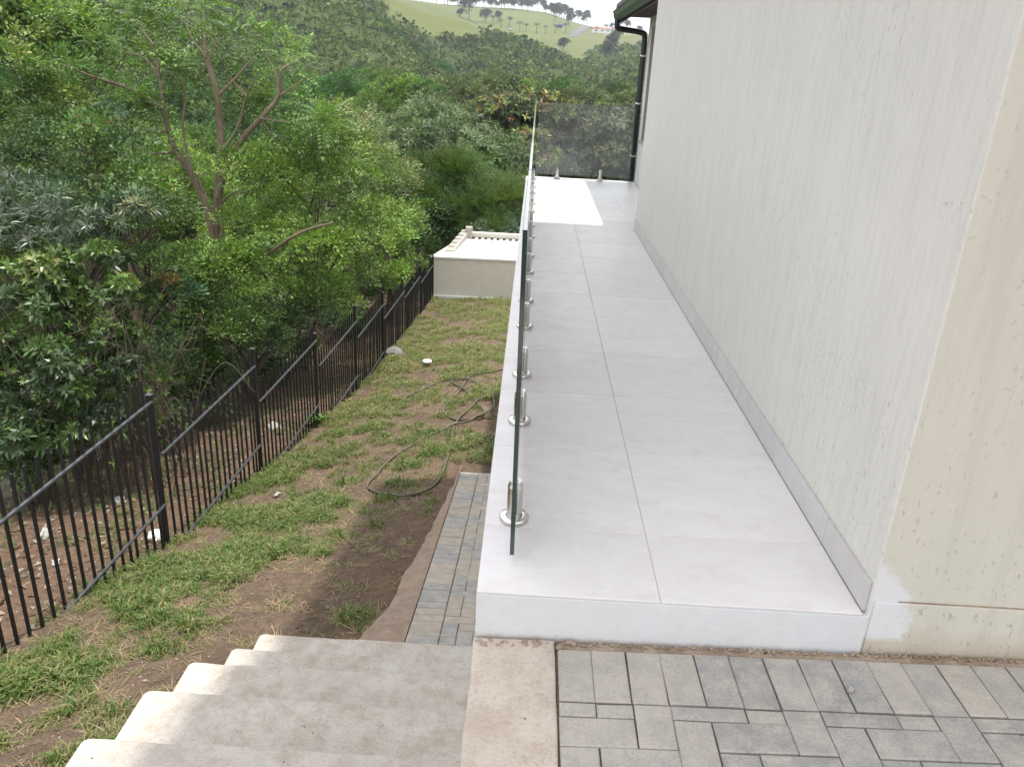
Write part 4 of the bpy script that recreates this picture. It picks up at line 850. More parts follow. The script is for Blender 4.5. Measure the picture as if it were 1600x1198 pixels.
tree('forked_tree', 'tall forked tree with bare pale limbs and layered crown, standing above all near foliage', 'tree', (-5.88, 14.5), [(-4.95, 15.0, 1.58, 0.59, 0.59, 0.29), (-5.89, 15.4, 1.66, 0.58, 0.58, 0.29), (-4.27, 14.8, 1.19, 0.52, 0.52, 0.26), (-4.44, 15.2, 0.61, 0.45, 0.45, 0.2), (-6.79, 15.3, 1.61, 0.58, 0.58, 0.26), (-7.58, 15.2, 1.4, 0.51, 0.51, 0.2), (-8.13, 14.8, 0.71, 0.41, 0.41, 0.14), (-6.67, 15.4, 1.01, 0.5, 0.5, 0.23), (-7.18, 14.6, 0.5, 0.45, 0.45, 0.18), (-5.93, 15.6, 0.8, 0.53, 0.53, 0.24), (-5.3, 15.6, 0.32, 0.44, 0.44, 0.2), (-3.85, 14.6, 0.28, 0.39, 0.39, 0.18), (-8.23, 15.8, 1.85, 0.52, 0.52, 0.21), (-6.28, 15.6, 2.11, 0.58, 0.58, 0.23), (-7.22, 15.6, 2.03, 0.51, 0.51, 0.2), (-8.7, 15.0, 1.01, 0.35, 0.35, 0.12), (-7.24, 15.4, 0.24, 0.29, 0.29, 0.12), (-4.6, 15.0, -0.18, 0.31, 0.31, 0.12), (-3.96, 14.8, -0.35, 0.3, 0.3, 0.12)], 'plume', .29, 38, [(.076,.130,.036),(.066,.115,.034),(.092,.145,.038)], r0=0.03, stems=1, group=None, seed=7, newg=(.12, (.11,.18,.04)), twigs=0, bark=M_BARK, fork=(0.21, 0.0, 4.51), extra=[(smooth_path([(0.0, 0.0, 2.4), (0.0, 0.06, 2.93), (0.13, 0.12, 3.81), (0.26, 0.03, 4.51), (0.26, 0.09, 5.05), (0.29, 0.0, 5.59), (0.14, 0.06, 6.1), (0.11, 0.12, 6.51)], 4), np.linspace(0.1, 0.03, 29)), (smooth_path([(0.02, 0.0, 2.82), (-0.11, 0.06, 3.58), (-0.34, 0.12, 4.08), (-0.55, 0.03, 4.52), (-0.68, 0.09, 4.9), (-0.68, 0.0, 5.28), (-0.71, 0.06, 5.75), (-0.78, 0.12, 6.26)], 4), np.linspace(0.075, 0.02, 29)), (smooth_path([(0.14, 0.0, 3.72), (0.36, 0.06, 4.34), (0.66, 0.12, 4.8), (1.03, 0.03, 5.15), (1.36, 0.09, 5.54), (1.45, 0.0, 5.94), (1.61, 0.06, 6.07)], 4), np.linspace(0.07, 0.02, 25)), (smooth_path([(-0.54, 0.0, 4.52), (-0.86, 0.06, 4.45), (-1.17, 0.12, 4.47)], 4), np.linspace(0.03, 0.008, 9)), (smooth_path([(-0.65, 0.0, 4.84), (-1.16, 0.06, 4.85), (-1.74, 0.12, 4.85)], 4), np.linspace(0.03, 0.008, 9)), (smooth_path([(-0.67, 0.0, 5.23), (-1.24, 0.06, 5.52), (-1.87, 0.12, 5.68), (-2.41, 0.03, 5.88)], 4), np.linspace(0.045, 0.012, 13)), (smooth_path([(0.1, 0.0, 3.48), (0.36, 0.06, 3.78), (0.64, 0.12, 3.84), (0.85, 0.03, 3.91)], 4), np.linspace(0.025, 0.008, 13)), (smooth_path([(-0.11, 0.0, 3.82), (-0.18, 0.06, 4.06), (-0.07, 0.12, 4.17)], 4), np.linspace(0.02, 0.006, 9)), (smooth_path([(1.04, 0.0, 5.15), (1.38, 0.06, 5.11), (1.76, 0.12, 5.07)], 4), np.linspace(0.03, 0.008, 9)), (smooth_path([(0.31, 0.0, 5.49), (0.65, 0.06, 5.82), (0.93, 0.12, 6.14)], 4), np.linspace(0.03, 0.01, 9)), (smooth_path([(0.19, 0.0, 6.05), (0.3, 0.06, 6.31), (0.4, 0.12, 6.47)], 4), np.linspace(0.02, 0.008, 9)), (smooth_path([(1.38, 0.0, 5.54), (1.71, 0.06, 5.76), (1.86, 0.12, 5.89)], 4), np.linspace(0.02, 0.008, 9)), (smooth_path([(1.38, 0.0, 5.54), (1.34, 0.06, 5.85), (1.16, 0.12, 6.2)], 4), np.linspace(0.025, 0.008, 9)), (smooth_path([(-0.68, 0.0, 5.75), (-0.95, 0.06, 6.05), (-1.36, 0.12, 6.13)], 4), np.linspace(0.025, 0.008, 9)), (smooth_path([(0.16, 0.0, 6.1), (-0.08, 0.06, 6.4), (-0.23, 0.12, 6.74)], 4), np.linspace(0.022, 0.008, 9)), (smooth_path([(0.27, 0.0, 4.51), (0.58, 0.06, 4.96), (0.77, 0.12, 5.51), (0.99, 0.03, 5.83)], 4), np.linspace(0.035, 0.01, 13)), (smooth_path([(0.81, 0.0, 5.51), (0.53, 0.06, 5.81), (0.42, 0.12, 6.01)], 4), np.linspace(0.015, 0.006, 9)), (smooth_path([(-0.29, 0.0, 4.09), (-0.4, 0.06, 4.92), (-0.31, 0.12, 5.45), (-0.35, 0.03, 5.77)], 4), np.linspace(0.03, 0.01, 13)), (smooth_path([(-0.73, 0.0, 6.26), (-0.9, 0.06, 6.46), (-0.95, 0.12, 6.71)], 4), np.linspace(0.018, 0.006, 9)), (smooth_path([(1.04, 0.0, 5.15), (1.2, 0.06, 4.83), (1.22, 0.12, 4.55)], 4), np.linspace(0.02, 0.007, 9)), (smooth_path([(1.8, 0.0, 5.08), (2.0, 0.06, 4.76), (2.03, 0.12, 4.48)], 4), np.linspace(0.015, 0.006, 9)), (smooth_path([(-1.81, 0.0, 5.68), (-2.09, 0.06, 5.53), (-2.39, 0.12, 5.62)], 4), np.linspace(0.015, 0.006, 9)), (np.array([(0,0,-.3),(0,0,2.45)]), np.array([.14,.10]))])

# wooded valley: tree prototypes, each copied as an individual tree
def proto(label, seed, tpl, spray, dens, pal, R0, H, newg=None):
    rr = np.random.default_rng(seed); lb = []
    for k in range(26):
        a = k*2.4; q = R0*.98*math.sqrt((k+.5)/26); rs = R0*rr.uniform(.20, .33); lb.append((q*math.cos(a), q*math.sin(a), H-rs-(q/R0)**2*R0*.75+rr.uniform(-.45, .45), rs, rs, rs*.8))
    lb.append((0, 0, H-R0*1.0, R0*.72, R0*.72, R0*.6)); lb.append((0, 0, H-R0*1.7, R0*.8, R0*.8, R0*.6))
    t = empty('valley_tree', (0, 0, 0)); tag(t, label, 'tree', 'trees of the wooded valley')
    obj('trunk', trunk_mesh(lb, (0, 0, H-R0*1.6), .20, seed, 1, None, 1), t)
    obj('crown', crown_mesh('crown', lb, tpl, spray, dens, pal, None, seed, newg=newg, tips_per=22, clump=.9), t); return t
VL = ['dense rich green tree crown in the wooded valley below the hill', 'light green tree crown in the wooded valley below the hill', 'dark green tree crown in the wooded valley below the hill', 'olive green tree crown in the wooded valley below the hill', 'fine leaved green tree crown in the nearer part of the valley wood', 'yellow green tree crown in the nearer part of the valley wood']
PR = [proto(VL[0], 51, 'cluster2', .36, 7.5, [(.036,.088,.020),(.046,.104,.024)], 4.2, 11), proto(VL[1], 52, 'cluster2', .36, 7.5, BR[:2]+MD[:1], 4.2, 11, (.06, YG)), proto(VL[2], 53, 'cluster2', .36, 7.5, DK+MD[:1], 4.0, 10.5), proto(VL[3], 54, 'cluster2', .34, 8, [(.062,.085,.035),(.075,.095,.042)], 4.0, 10.5),
      proto(VL[4], 55, 'cluster', .27, 13, MD, 3.6, 9.5), proto(VL[5], 56, 'cluster', .27, 13, BR, 3.6, 9.5, (.1, YG))]
used = set()
def put_tree(k, x, y, ztop):
    P = PR[k]; H = (11, 11, 10.5, 10.5, 9.5, 9.5)[k]; zb = gz0(x, y); s = max(.55, min(1.5, (ztop-zb)/H)); zl = ztop-H*s
    zl = min(zl, zb+.2)
    if k not in used: used.add(k); P.location = (x, y, zl); P.scale = (s, s, s)
    else: copy_tree(P, (x, y, zl), rgt.uniform(0, 6.28), s)
gz0 = lambda x, y: float(ground(x, y)); rgt = random.Random(12)
D = 27.0
while D < 128:
    step = 3.3+D*.035; u0, u1 = -.74, .26; u = u0+rgt.random()*step/D
    while u < u1:
        x = u*D+rgt.uniform(-.8, .8); y = D+rgt.uniform(-1.3, 1.3); zt = float(np.interp(D, [27, 45, 60, 80, 100, 128], [-4.8, -4.0, -2.5, -1.3, -.5, -.8]))+rgt.uniform(-.9, .9)
        if u < -.33: zt += min(3.0, (-.33-u)*14)*(1 if D < 70 else .6)
        skip = (D < 34 and u > -.16) or (D < 42 and -.10 < u) or (D < 45 and u > -.05) or (x > 1.0 and D < 36)
        if not skip:
            near_ = D < 48; v = float(vnoise(x*.07, y*.07, 1, 3, .6, 88))+rgt.uniform(-.12, .12)
            k = (5 if v > .56 else 4) if near_ else (0 if v < .47 else 2 if v < .53 else 1 if v < .60 else 3)
            put_tree(k, x, y, zt)
        u += step*rgt.uniform(.8, 1.25)/D
    D += step*.82
# darker trees in the gully between the two hill spurs and at the hill foot
for k in range(58):
    if k < 38:
        t_ = k/37; u = -.205+.105*t_+rgt.uniform(-.006, .006); D = 258-52*t_+rgt.uniform(-9, 9)
    else: u = rgt.uniform(-.30, .20); D = rgt.uniform(132, 165)
    x, y = u*D, D; c = copy_tree(PR[2 if k % 3 else 0], (x, y, gz0(x, y)-3.6), rgt.uniform(0, 6.28), rgt.uniform(.5, .8), 'dark tree clump in the gully between the hill spurs' if k < 38 else 'tree at the foot of the scrubby hill'); c.name = 'hill_tree'; c['group'] = 'trees in the hill gully' if k < 38 else 'trees at the hill foot'


# ------------------------------------------------------------------ tangle of dry stems
def tangle():
    rng = np.random.default_rng(5); lst = []
    c0 = np.array([-4.42, 8.05, float(ground(-4.42, 8.05))])
    for k in range(95):
        b = c0+np.array([rng.uniform(-.75, .55), rng.uniform(-.5, .5), 0]); h_ = rng.uniform(.7, 2.3); a = rng.uniform(0, 6.28); sp = rng.uniform(.1, .9)
        p1 = b+np.array([math.cos(a)*sp*.3, math.sin(a)*sp*.2, h_*.5]); p2 = b+np.array([math.cos(a)*sp, math.sin(a)*sp*.5, h_])
        p3 = p2+np.array([math.cos(a+.6)*rng.uniform(.1, .5), math.sin(a+.6)*.2, rng.uniform(-.75, .2)])
        q = smooth_path([b, p1+rng.normal(0, .07, 3), p2+rng.normal(0, .07, 3), p3], 6); r = rng.uniform(.003, .008); lst.append((q, np.linspace(r, r*.4, len(q))))
        if k % 2 == 0:
            s0 = q[rng.integers(5, len(q)-2)]
            for j in range(4):
                e = s0+rng.normal(0, .17, 3); lst.append((smooth_path([s0, (s0+e)/2+rng.normal(0, .03, 3), e], 3), np.linspace(.0035, .0015, 7)))
    t = empty('bare_shrub', tuple(c0)); tag(t, 'tangled leafless brown shrub behind the fence in the dark gap', 'shrub')
    o = obj('stems', tubes_mesh('stems', [(p-c0, r) for p, r in lst], M_TWIG, 5), t)
    ps = np.array([q[-1] for q, _ in lst[::3]]+[q[len(q)//2] for q, _ in lst[::4]])-c0
    D = unit(rng.normal(0, 1, ps.shape)+np.array([0, -.3, .4])); A = instance_tpl(TPL['rosette'], ps, D, rng.uniform(.05, .10, len(ps)), rng)
    C = np.repeat(np.array([[.12, .20, .04]])*rng.uniform(.6, 1.2, (len(ps), 1)), TPL['rosette'].shape[0], 0)
    V = A.reshape(-1, 3); obj('leaves', npmesh('leaves', V, np.arange(len(V)).reshape(-1, 4), M_LEAF, C), t)
tangle()
def bare_limb(pts, r, label):
    P = smooth_path(pts, 6); c = P[0]; me = tubes_mesh('bare_branch', [(P-c, np.linspace(r, r*.45, len(P)))]+[(smooth_path([P[k]-c, P[k]-c+np.array([.15, 0, .12]), P[k]-c+np.array([.3, .05, .12])], 4), np.linspace(r*.3, r*.1, 9)) for k in (len(P)//2, len(P)*3//4)], M_BARK, 7)
    o = obj('bare_branch', me, None, tuple(c)); tag(o, label, 'branch')
bare_limb([(-4.4, 12.6, -1.68), (-4.08, 12.5, -1.45), (-3.78, 12.4, -1.24), (-3.45, 12.35, -1.07), (-3.08, 12.3, -0.95)], .035, 'bare diagonal branch sticking out of the green foliage above the fence')

# ------------------------------------------------------------------ grass, straw, pebbles
def scatter_lawn(n, ymin, ymax, rng, thr, xr=None):
    u = rng.random(n); y = ymin*(ymax/ymin)**(u**.85); fx = fence_x(y); x = fx-.05+((-.80+.66*(y > 8.15))-fx+.05)*rng.random(n)
    g1 = vnoise(x, y, 1.5, 4, .6, 41); g2 = vnoise(x, y, 5.5, 3, .6, 42); g = .62*g1+.38*g2
    near = np.clip((y-6)/6, 0, 1)
    bias = -.055*np.clip(1-(np.abs(x+.9))/.7, 0, 1)*(y < 11)+.055*near-.022*(1-near)-.05*np.exp(-((x+1.7)**2+(y-4.3)**2)/.35)+.035*np.exp(-((x+2.7)**2)/.3)*(y < 8)
    keep = (g+bias) > thr+rng.normal(0, .022, n)
    return x[keep], y[keep], (g+bias)[keep]
rng = np.random.default_rng(3)
def tuft_tpl(nb, seed, h=1.0, w_=.06, lean=.6):
    r = np.random.default_rng(seed); q = []
    for i in range(nb):
        a = r.uniform(0, 6.28); b = np.array([math.cos(a), math.sin(a), 0])*r.uniform(0, .35); ln = r.uniform(.45, 1)*h; l_ = lean*r.uniform(.3, 1.5); a2 = a+r.normal(0, .5)
        dv = np.array([math.cos(a2), math.sin(a2), 0]); sd_ = np.array([-math.sin(a2), math.cos(a2), 0])*w_/2
        m1 = b+dv*l_*ln*.35+np.array([0, 0, ln*.6]); e = b+dv*l_*ln+np.array([0, 0, ln*(.95-.45*min(1, l_))])
        q.append([b-sd_, b+sd_, m1+sd_*.8, m1-sd_*.8]); q.append([m1-sd_*.8, m1+sd_*.8, e+sd_*.1, e-sd_*.1])
    return np.array(q)
def lay(tpls, x, y, z, size, colf, rng, name, m, flatten=None):
    VV = []; CC = []
    which = rng.integers(0, len(tpls), len(x))
    for t_, T in enumerate(tpls):
        s = which == t_; K = s.sum(); a = rng.uniform(0, 6.28, K); c, sn = np.cos(a), np.sin(a); Z0 = np.zeros(K); O = np.ones(K)
        Rm = np.stack([np.stack([c, -sn, Z0], -1), np.stack([sn, c, Z0], -1), np.stack([Z0, Z0, O*(1 if flatten is None else flatten)], -1)], 1)*size[s][:, None, None]
        A = np.einsum('kij,qcj->kqci', Rm, T)+np.stack([x[s], y[s], z[s]], -1)[:, None, None, :]
        VV.append(A.reshape(-1, 3)); CC.append((colf(s)[:, None, :]*rng.uniform(.75, 1.25, (K, T.shape[0], 1))).reshape(-1, 3))
    V = np.concatenate(VV); return obj(name, npmesh(name, V, np.arange(len(V)).reshape(-1, 4), m, np.concatenate(CC)))
x, y, g_ = scatter_lawn(21000, 1.9, 22, rng, .495)
z = ground(x, y)-.004; sz = .030+.075*np.clip((g_-.48)/.12, 0, 1)*rng.uniform(.3, 1.5, len(x))+.0012*y
col_a = np.array([.125, .172, .048]); col_b = np.array([.19, .22, .075]); col_c = np.array([.27, .24, .12]); mixr = rng.random(len(x))
farf = np.clip((y-8)/6, 0, 1)
def gc(s):
    t = mixr[s][:, None]; ff = farf[s][:, None]
    base = np.where(t < .42-.15*ff, col_a, np.where(t < .80-.12*ff, col_b, col_c)); return base*(1+.12*ff)*rng.uniform(.8, 1.2, (s.sum(), 1))
gr = lay([tuft_tpl(8, i, 1, .09, .75) for i in range(5)], x, y, z, sz, gc, rng, 'grass', M_GRASS); tag(gr, kind='stuff')
# long lush blades in a few clumps
xc, yc, _ = scatter_lawn(6500, 2.0, 10, rng, .555)
zc = ground(xc, yc)-.004
def gl(s): return np.array([.085, .165, .032])*rng.uniform(.7, 1.25, (s.sum(), 1))
lg = lay([tuft_tpl(7, 40+i, 1, .065, .9) for i in range(4)], xc, yc, zc, rng.uniform(.06, .15, len(xc)), gl, rng, 'long_grass', M_GRASS); tag(lg, kind='stuff')
# sparse runners between the patches
x, y, g_ = scatter_lawn(9000, 1.9, 20, rng, .415)
mixr = rng.random(len(x)); farf = np.clip((y-8)/6, 0, 1)
sg = lay([tuft_tpl(6, 120+i, .8, .10, 1.6) for i in range(4)], x, y, ground(x, y)-.003, rng.uniform(.02, .05, len(x)), gc, rng, 'sparse_grass', M_GRASS); tag(sg, kind='stuff')
# dry thatch
x, y, g_ = scatter_lawn(12500, 1.9, 22, rng, .40)
def dc(s): return np.array([.33, .25, .15])*rng.uniform(.55, 1.2, (s.sum(), 1))
th = lay([tuft_tpl(5, 70+i, .6, .055, 2.2) for i in range(4)], x, y, ground(x, y)-.002, rng.uniform(.03, .12, len(x)), dc, rng, 'dry_thatch', M_GRASS, .35); tag(th, kind='stuff')
# weeds and litter behind the fence
n = 9000; y = 3+14*rng.random(n)**1.2; x = fence_x(y)-rng.uniform(.0, 3.2, n); k = vnoise(x, y, 1.3, 4, .6, 77) > .50; x, y = x[k], y[k]
def wc(s):
    t = rng.random((s.sum(), 1)); return np.where(t < .5, np.array([.09, .14, .04]), np.where(t < .75, np.array([.16, .17, .07]), np.array([.26, .20, .13])))*rng.uniform(.7, 1.2, (s.sum(), 1))
we = lay([tuft_tpl(6, 90+i, .8, .12, 1.3) for i in range(4)], x, y, ground(x, y)-.003, rng.uniform(.03, .10, len(x)), wc, rng, 'weeds', M_GRASS); tag(we, kind='stuff')
def pebbles(n, xf, yf, smin, smax, name, cols, m):
    OCT = np.array([(1,0,0),(-1,0,0),(0,1,0),(0,-1,0),(0,0,1),(0,0,-1)], float); FO = np.array([(0,2,4),(2,1,4),(1,3,4),(3,0,4),(2,0,5),(1,2,5),(3,1,5),(0,3,5)])
    y = yf(n); x = xf(y, n); s = rng.uniform(smin, smax, n)*rng.random(n)**1.5+smin
    V = OCT[None]*(s[:, None]*rng.uniform(.5, 1.2, (n, 3)))[:, None, :]; a = rng.uniform(0, 6.28, n); c, sn = np.cos(a)[:, None], np.sin(a)[:, None]
    V = np.stack([V[..., 0]*c-V[..., 1]*sn, V[..., 0]*sn+V[..., 1]*c, V[..., 2]*.6], -1)+rng.normal(0, .12, V.shape)*s[:, None, None]
    V += np.stack([x, y, ground(x, y)+s*.15], -1)[:, None, :]
    Fp = (FO[None]+np.arange(n)[:, None, None]*6).reshape(-1, 3); C = np.repeat(np.array(cols)[rng.integers(0, len(cols), n)]*rng.uniform(.7, 1.2, (n, 1)), 8, 0)
    o = obj(name, npmesh(name, V.reshape(-1, 3), Fp, m, C)); tag(o, kind='stuff')
def peb_mat():
    m, n, l, b = mat('pebble'); at = n.new('ShaderNodeAttribute'); at.attribute_name = 'Col'; l.new(at.outputs['Color'], b.inputs['Base Color']); b.inputs['Roughness'].default_value = .95; return m
M_PEB = peb_mat()
soilc = [(.16, .10, .065), (.13, .085, .06), (.20, .14, .10), (.24, .20, .17)]
pebbles(4200, lambda y, n: fence_x(y)+(-.7-fence_x(y))*rng.random(n), lambda n: 2+9*rng.random(n)**1.4, .003, .016, 'soil_clods', soilc, M_PEB)
pebbles(2000, lambda y, n: fence_x(y)-3.4*rng.random(n), lambda n: 3+13*rng.random(n)**1.2, .008, .05, 'rubble', [(.15, .10, .07), (.17, .14, .11), (.12, .08, .055), (.26, .24, .21)], M_PEB)
# leaf litter
n = 3800; y = 3+14*rng.random(n)**1.2; x = fence_x(y)-3.4*rng.random(n); P = np.stack([x, y, ground(x, y)+.012], -1)
D = unit(rng.normal(0, 1, (n, 3))*np.array([1, 1, .25])); T1 = np.array([leaf_tpl((0, 0, 0), (1, 0, 0), (0, 0, 1), 1, .42, .15)])
A = instance_tpl(T1, P, D, rng.uniform(.03, .09, n), rng, .6).reshape(-1, 3); C = np.array([(.14, .09, .055), (.19, .135, .085), (.09, .06, .04), (.27, .23, .17)])[rng.integers(0, 4, n)]
o = obj('leaf_litter', npmesh('leaf_litter', A, np.arange(len(A)).reshape(-1, 4), M_PEB, C)); tag(o, kind='stuff')

n = 2600; y = 2+11*rng.random(n)**1.3; x = fence_x(y)+(-.72-fence_x(y))*rng.random(n); P = np.stack([x, y, ground(x, y)+.008], -1)
D = unit(rng.normal(0, 1, (n, 3))*np.array([1, 1, .2])); A = instance_tpl(T1, P, D, rng.uniform(.012, .045, n)*(.6+.4*rng.random(n)), rng, .6).reshape(-1, 3); C = np.array([(.22, .16, .10), (.30, .24, .16), (.12, .08, .055), (.10, .075, .055)])[rng.integers(0, 4, n)]
o = obj('lawn_litter', npmesh('lawn_litter', A, np.arange(len(A)).reshape(-1, 4), M_PEB, C)); tag(o, kind='stuff')

# ------------------------------------------------------------------ hose and small things on the slope
H1 = [(-0.807, 13.169, -3.539), (-0.873, 12.687, -3.494), (-0.931, 12.068, -3.419), (-0.999, 11.441, -3.37), (-1.089, 10.949, -3.31), (-1.107, 10.491, -3.228), (-1.072, 10.29, -3.208), (-0.956, 10.012, -3.136), (-0.856, 9.894, -3.106), (-0.712, 9.855, -3.07), (-0.575, 9.908, -3.057), (-0.499, 10.122, -3.089), (-0.522, 10.343, -3.127), (-0.629, 10.711, -3.191), (-0.736, 11.14, -3.273), (-0.865, 11.517, -3.35), (-1.047, 11.953, -3.437), (-1.185, 12.39, -3.538), (-1.139, 12.474, -3.529), (-0.948, 12.273, -3.455), (-0.781, 12.022, -3.381), (-0.592, 11.669, -3.296), (-0.497, 11.438, -3.274), (-0.521, 11.142, -3.24), (-0.636, 10.813, -3.203), (-0.724, 10.476, -3.177), (-0.813, 10.011, -3.108), (-0.86, 9.657, -3.076), (-0.86, 9.314, -3.029), (-0.833, 8.959, -2.985), (-0.825, 8.414, -2.907), (-0.827, 7.879, -2.83), (-0.847, 7.437, -2.736), (-0.915, 7.213, -2.7), (-1.014, 7.068, -2.677), (-1.138, 7.015, -2.671), (-1.351, 7.105, -2.721), (-1.504, 7.268, -2.785), (-1.588, 7.411, -2.824), (-1.605, 7.563, -2.854), (-1.579, 7.86, -2.925), (-1.572, 8.212, -3.004), (-1.481, 8.564, -3.024), (-1.35, 8.836, -3.029), (-1.263, 9.137, -3.08), (-1.125, 9.35, -3.081), (-0.944, 9.551, -3.079), (-0.783, 9.671, -3.058), (-0.622, 9.819, -3.048), (-0.494, 10.026, -3.075), (-0.403, 10.355, -3.125), (-0.383, 10.713, -3.176), (-0.432, 11.137, -3.232), (-0.414, 11.37, -3.263), (-0.322, 11.58, -3.288), (-0.226, 11.759, -3.31)]
H2 = [(-0.263, 12.923, -3.464), (-0.372, 12.84, -3.451), (-0.603, 12.571, -3.41), (-0.868, 12.627, -3.482), (-1.09, 12.656, -3.547), (-1.212, 12.548, -3.555), (-1.357, 12.472, -3.581), (-1.562, 12.2, -3.59), (-1.705, 11.851, -3.548), (-1.811, 11.587, -3.524), (-1.877, 11.364, -3.522)]
def hose(pts, label, seg0=0):
    P = smooth_path([(a, b, float(ground(a, b))+.016) for a, b, c in pts], 5)
    P[:, 2] = ground(P[:, 0], P[:, 1])+.018
    for i in range(len(P)):                     # lift where it crosses itself
        d = np.hypot(P[:i, 0]-P[i, 0], P[:i, 1]-P[i, 1]); far_ = np.arange(i) < i-12
        if i and (d[far_] < .05).any(): P[i, 2] += .026
    for _ in range(4): P[1:-1, 2] = np.maximum(P[1:-1, 2], (P[:-2, 2]+P[2:, 2])/2)
    o = obj('garden_hose', tubes_mesh('garden_hose', [(P-P[0], .013)], M_HOSE, 10), None, tuple(P[0])); tag(o, label, 'hose')
hose(H1, 'dull olive garden hose lying in tangled loops on the bare soil')
hose(H2, 'thin hose end trailing straight across the grass behind the loops')
cz = float(ground(-1.80, 13.95))
t = empty('pipe_stub', (-1.80, 13.95, cz)); tag(t, 'short drain pipe with a round white cap in the grass', 'pipe')
lathe('pipe', [(.0, 0), (.052, 0), (.052, .10), (.0, .101)], M_HAUNCH, 18, t)
lathe('pipe_cap', [(.0, .1015), (.085, .1015), (.088, .108), (.085, .128), (.06, .134), (0, .135)], M_WHITE, 24, t)
def blob(name, loc, r, sc, m, label, cat, seed=1, amp=.25, sub=3):
    bm = bmesh.new(); bmesh.ops.create_icosphere(bm, subdivisions=sub, radius=r)
    rg = np.random.default_rng(seed); o3 = rg.uniform(0, 50, 3)
    for q in bm.verts:
        f = 1+amp*(float(vnoise(q.co.x/r*1.3+o3[0], q.co.y/r*1.3+q.co.z/r*1.7+o3[1], 1, 4, .65))-.5)*2; q.co = Vector((q.co.x*sc[0]*f, q.co.y*sc[1]*f, q.co.z*sc[2]*f))
    o = obj(name, bm_mesh(name, bm, m, smooth=False), None, loc); tag(o, label, cat); return o
gz = lambda x, y: float(ground(x, y))
blob('plastic_bag', (-3.30, 6.22, gz(-3.3, 6.22)+.05), .085, (1, 1, .75), M_WHITE, 'crumpled white plastic bag at the foot of the fence post', 'bag', 3, .5)
blob('rock', (-2.70, 15.5, gz(-2.7, 15.5)+.03), .2, (1, 1, .55), M_ROCK, 'flat grey rock on the grass edge beside the fence', 'rock', 4)
M_LIME = flat('lime_plastic', (.25, .75, .05), .4)
lathe('bottle_cap', [(0, .012), (.02, .012), (.022, .008), (.022, -.004)], M_LIME, 14, None, (-2.80, 5.67, gz(-2.8, 5.67)+.012)); tag(COL.objects['bottle_cap'], 'bright green bottle cap on the ground below the fence rail', 'bottle cap')
M_PAPER = flat('paper', (.62, .60, .57), .8)
def scrap(x, y, s, label, seed, base=None, m=M_PAPER):
    rg = random.Random(seed); z = (gz(x, y)+.025) if base is None else base
    bm = bmesh.new(); vs = [[bm.verts.new(((i-1.5)*s*.5+rg.uniform(-.1, .1)*s, (j-1)*s*.45+rg.uniform(-.1, .1)*s, rg.uniform(0, .30)*s)) for j in range(3)] for i in range(4)]
    for i in range(3):
        for j in range(2): bm.faces.new((vs[i][j], vs[i+1][j], vs[i+1][j+1], vs[i][j+1]))
    r = bmesh.ops.solidify(bm, geom=bm.faces[:], thickness=.002)
    o = obj('paper_scrap', bm_mesh('paper_scrap', bm, m), None, (x, y, z), (0, 0, rg.uniform(0, 6))); tag(o, label, 'litter')
scrap(-4.50, 6.4, .11, 'pale scrap of litter beyond the pickets nearest the picture edge', 1)
scrap(-3.62, 10.5, .16, 'largest white scrap behind the third fence bay', 2)
scrap(-3.9, 5.6, .07, 'small white scrap in the leaf litter behind the first fence bay', 3)
scrap(-4.3, 7.4, .10, 'whitish paper scrap below the tangled bare shrub', 4)
scrap(-2.55, 7.33, .06, 'torn pale paper in the grass left of the hose loop', 5)
scrap(-.52, 5.9, .022, 'tiny white paper speck lying on the lower paver path', 6, -1.812-.236*(5.9-3.815)+.004)
scrap(.952, 1.735, .014, 'tiny white chip lying on the patio pavers near the curb', 7, -.128)
# broad leaved weed at the foot of the third post
def weed():
    t = empty('broadleaf_weed', (-2.93, 10.55, gz(-2.93, 10.55))); tag(t, 'broad leaved green weed at the foot of a fence post', 'weed')
    rg = np.random.default_rng(8); K = 16; P = rg.normal(0, .04, (K, 3))*np.array([1, 1, .2])+np.array([0, 0, .07]); a = rg.uniform(0, 6.28, K); D = np.stack([np.cos(a), np.sin(a), rg.uniform(-.1, .8, K)], -1)
    A = instance_tpl(np.array([leaf_tpl((0, 0, 0), (1, 0, 0), (0, 0, 1), 1, .55, .15, .1)]), P, D, rg.uniform(.14, .24, K), rg, .8).reshape(-1, 3)
    obj('leaves', npmesh('leaves', A, np.arange(len(A)).reshape(-1, 4), M_LEAF, np.array([[.09, .17, .04]])*rg.uniform(.7, 1.3, (K, 1))), t)
weed()

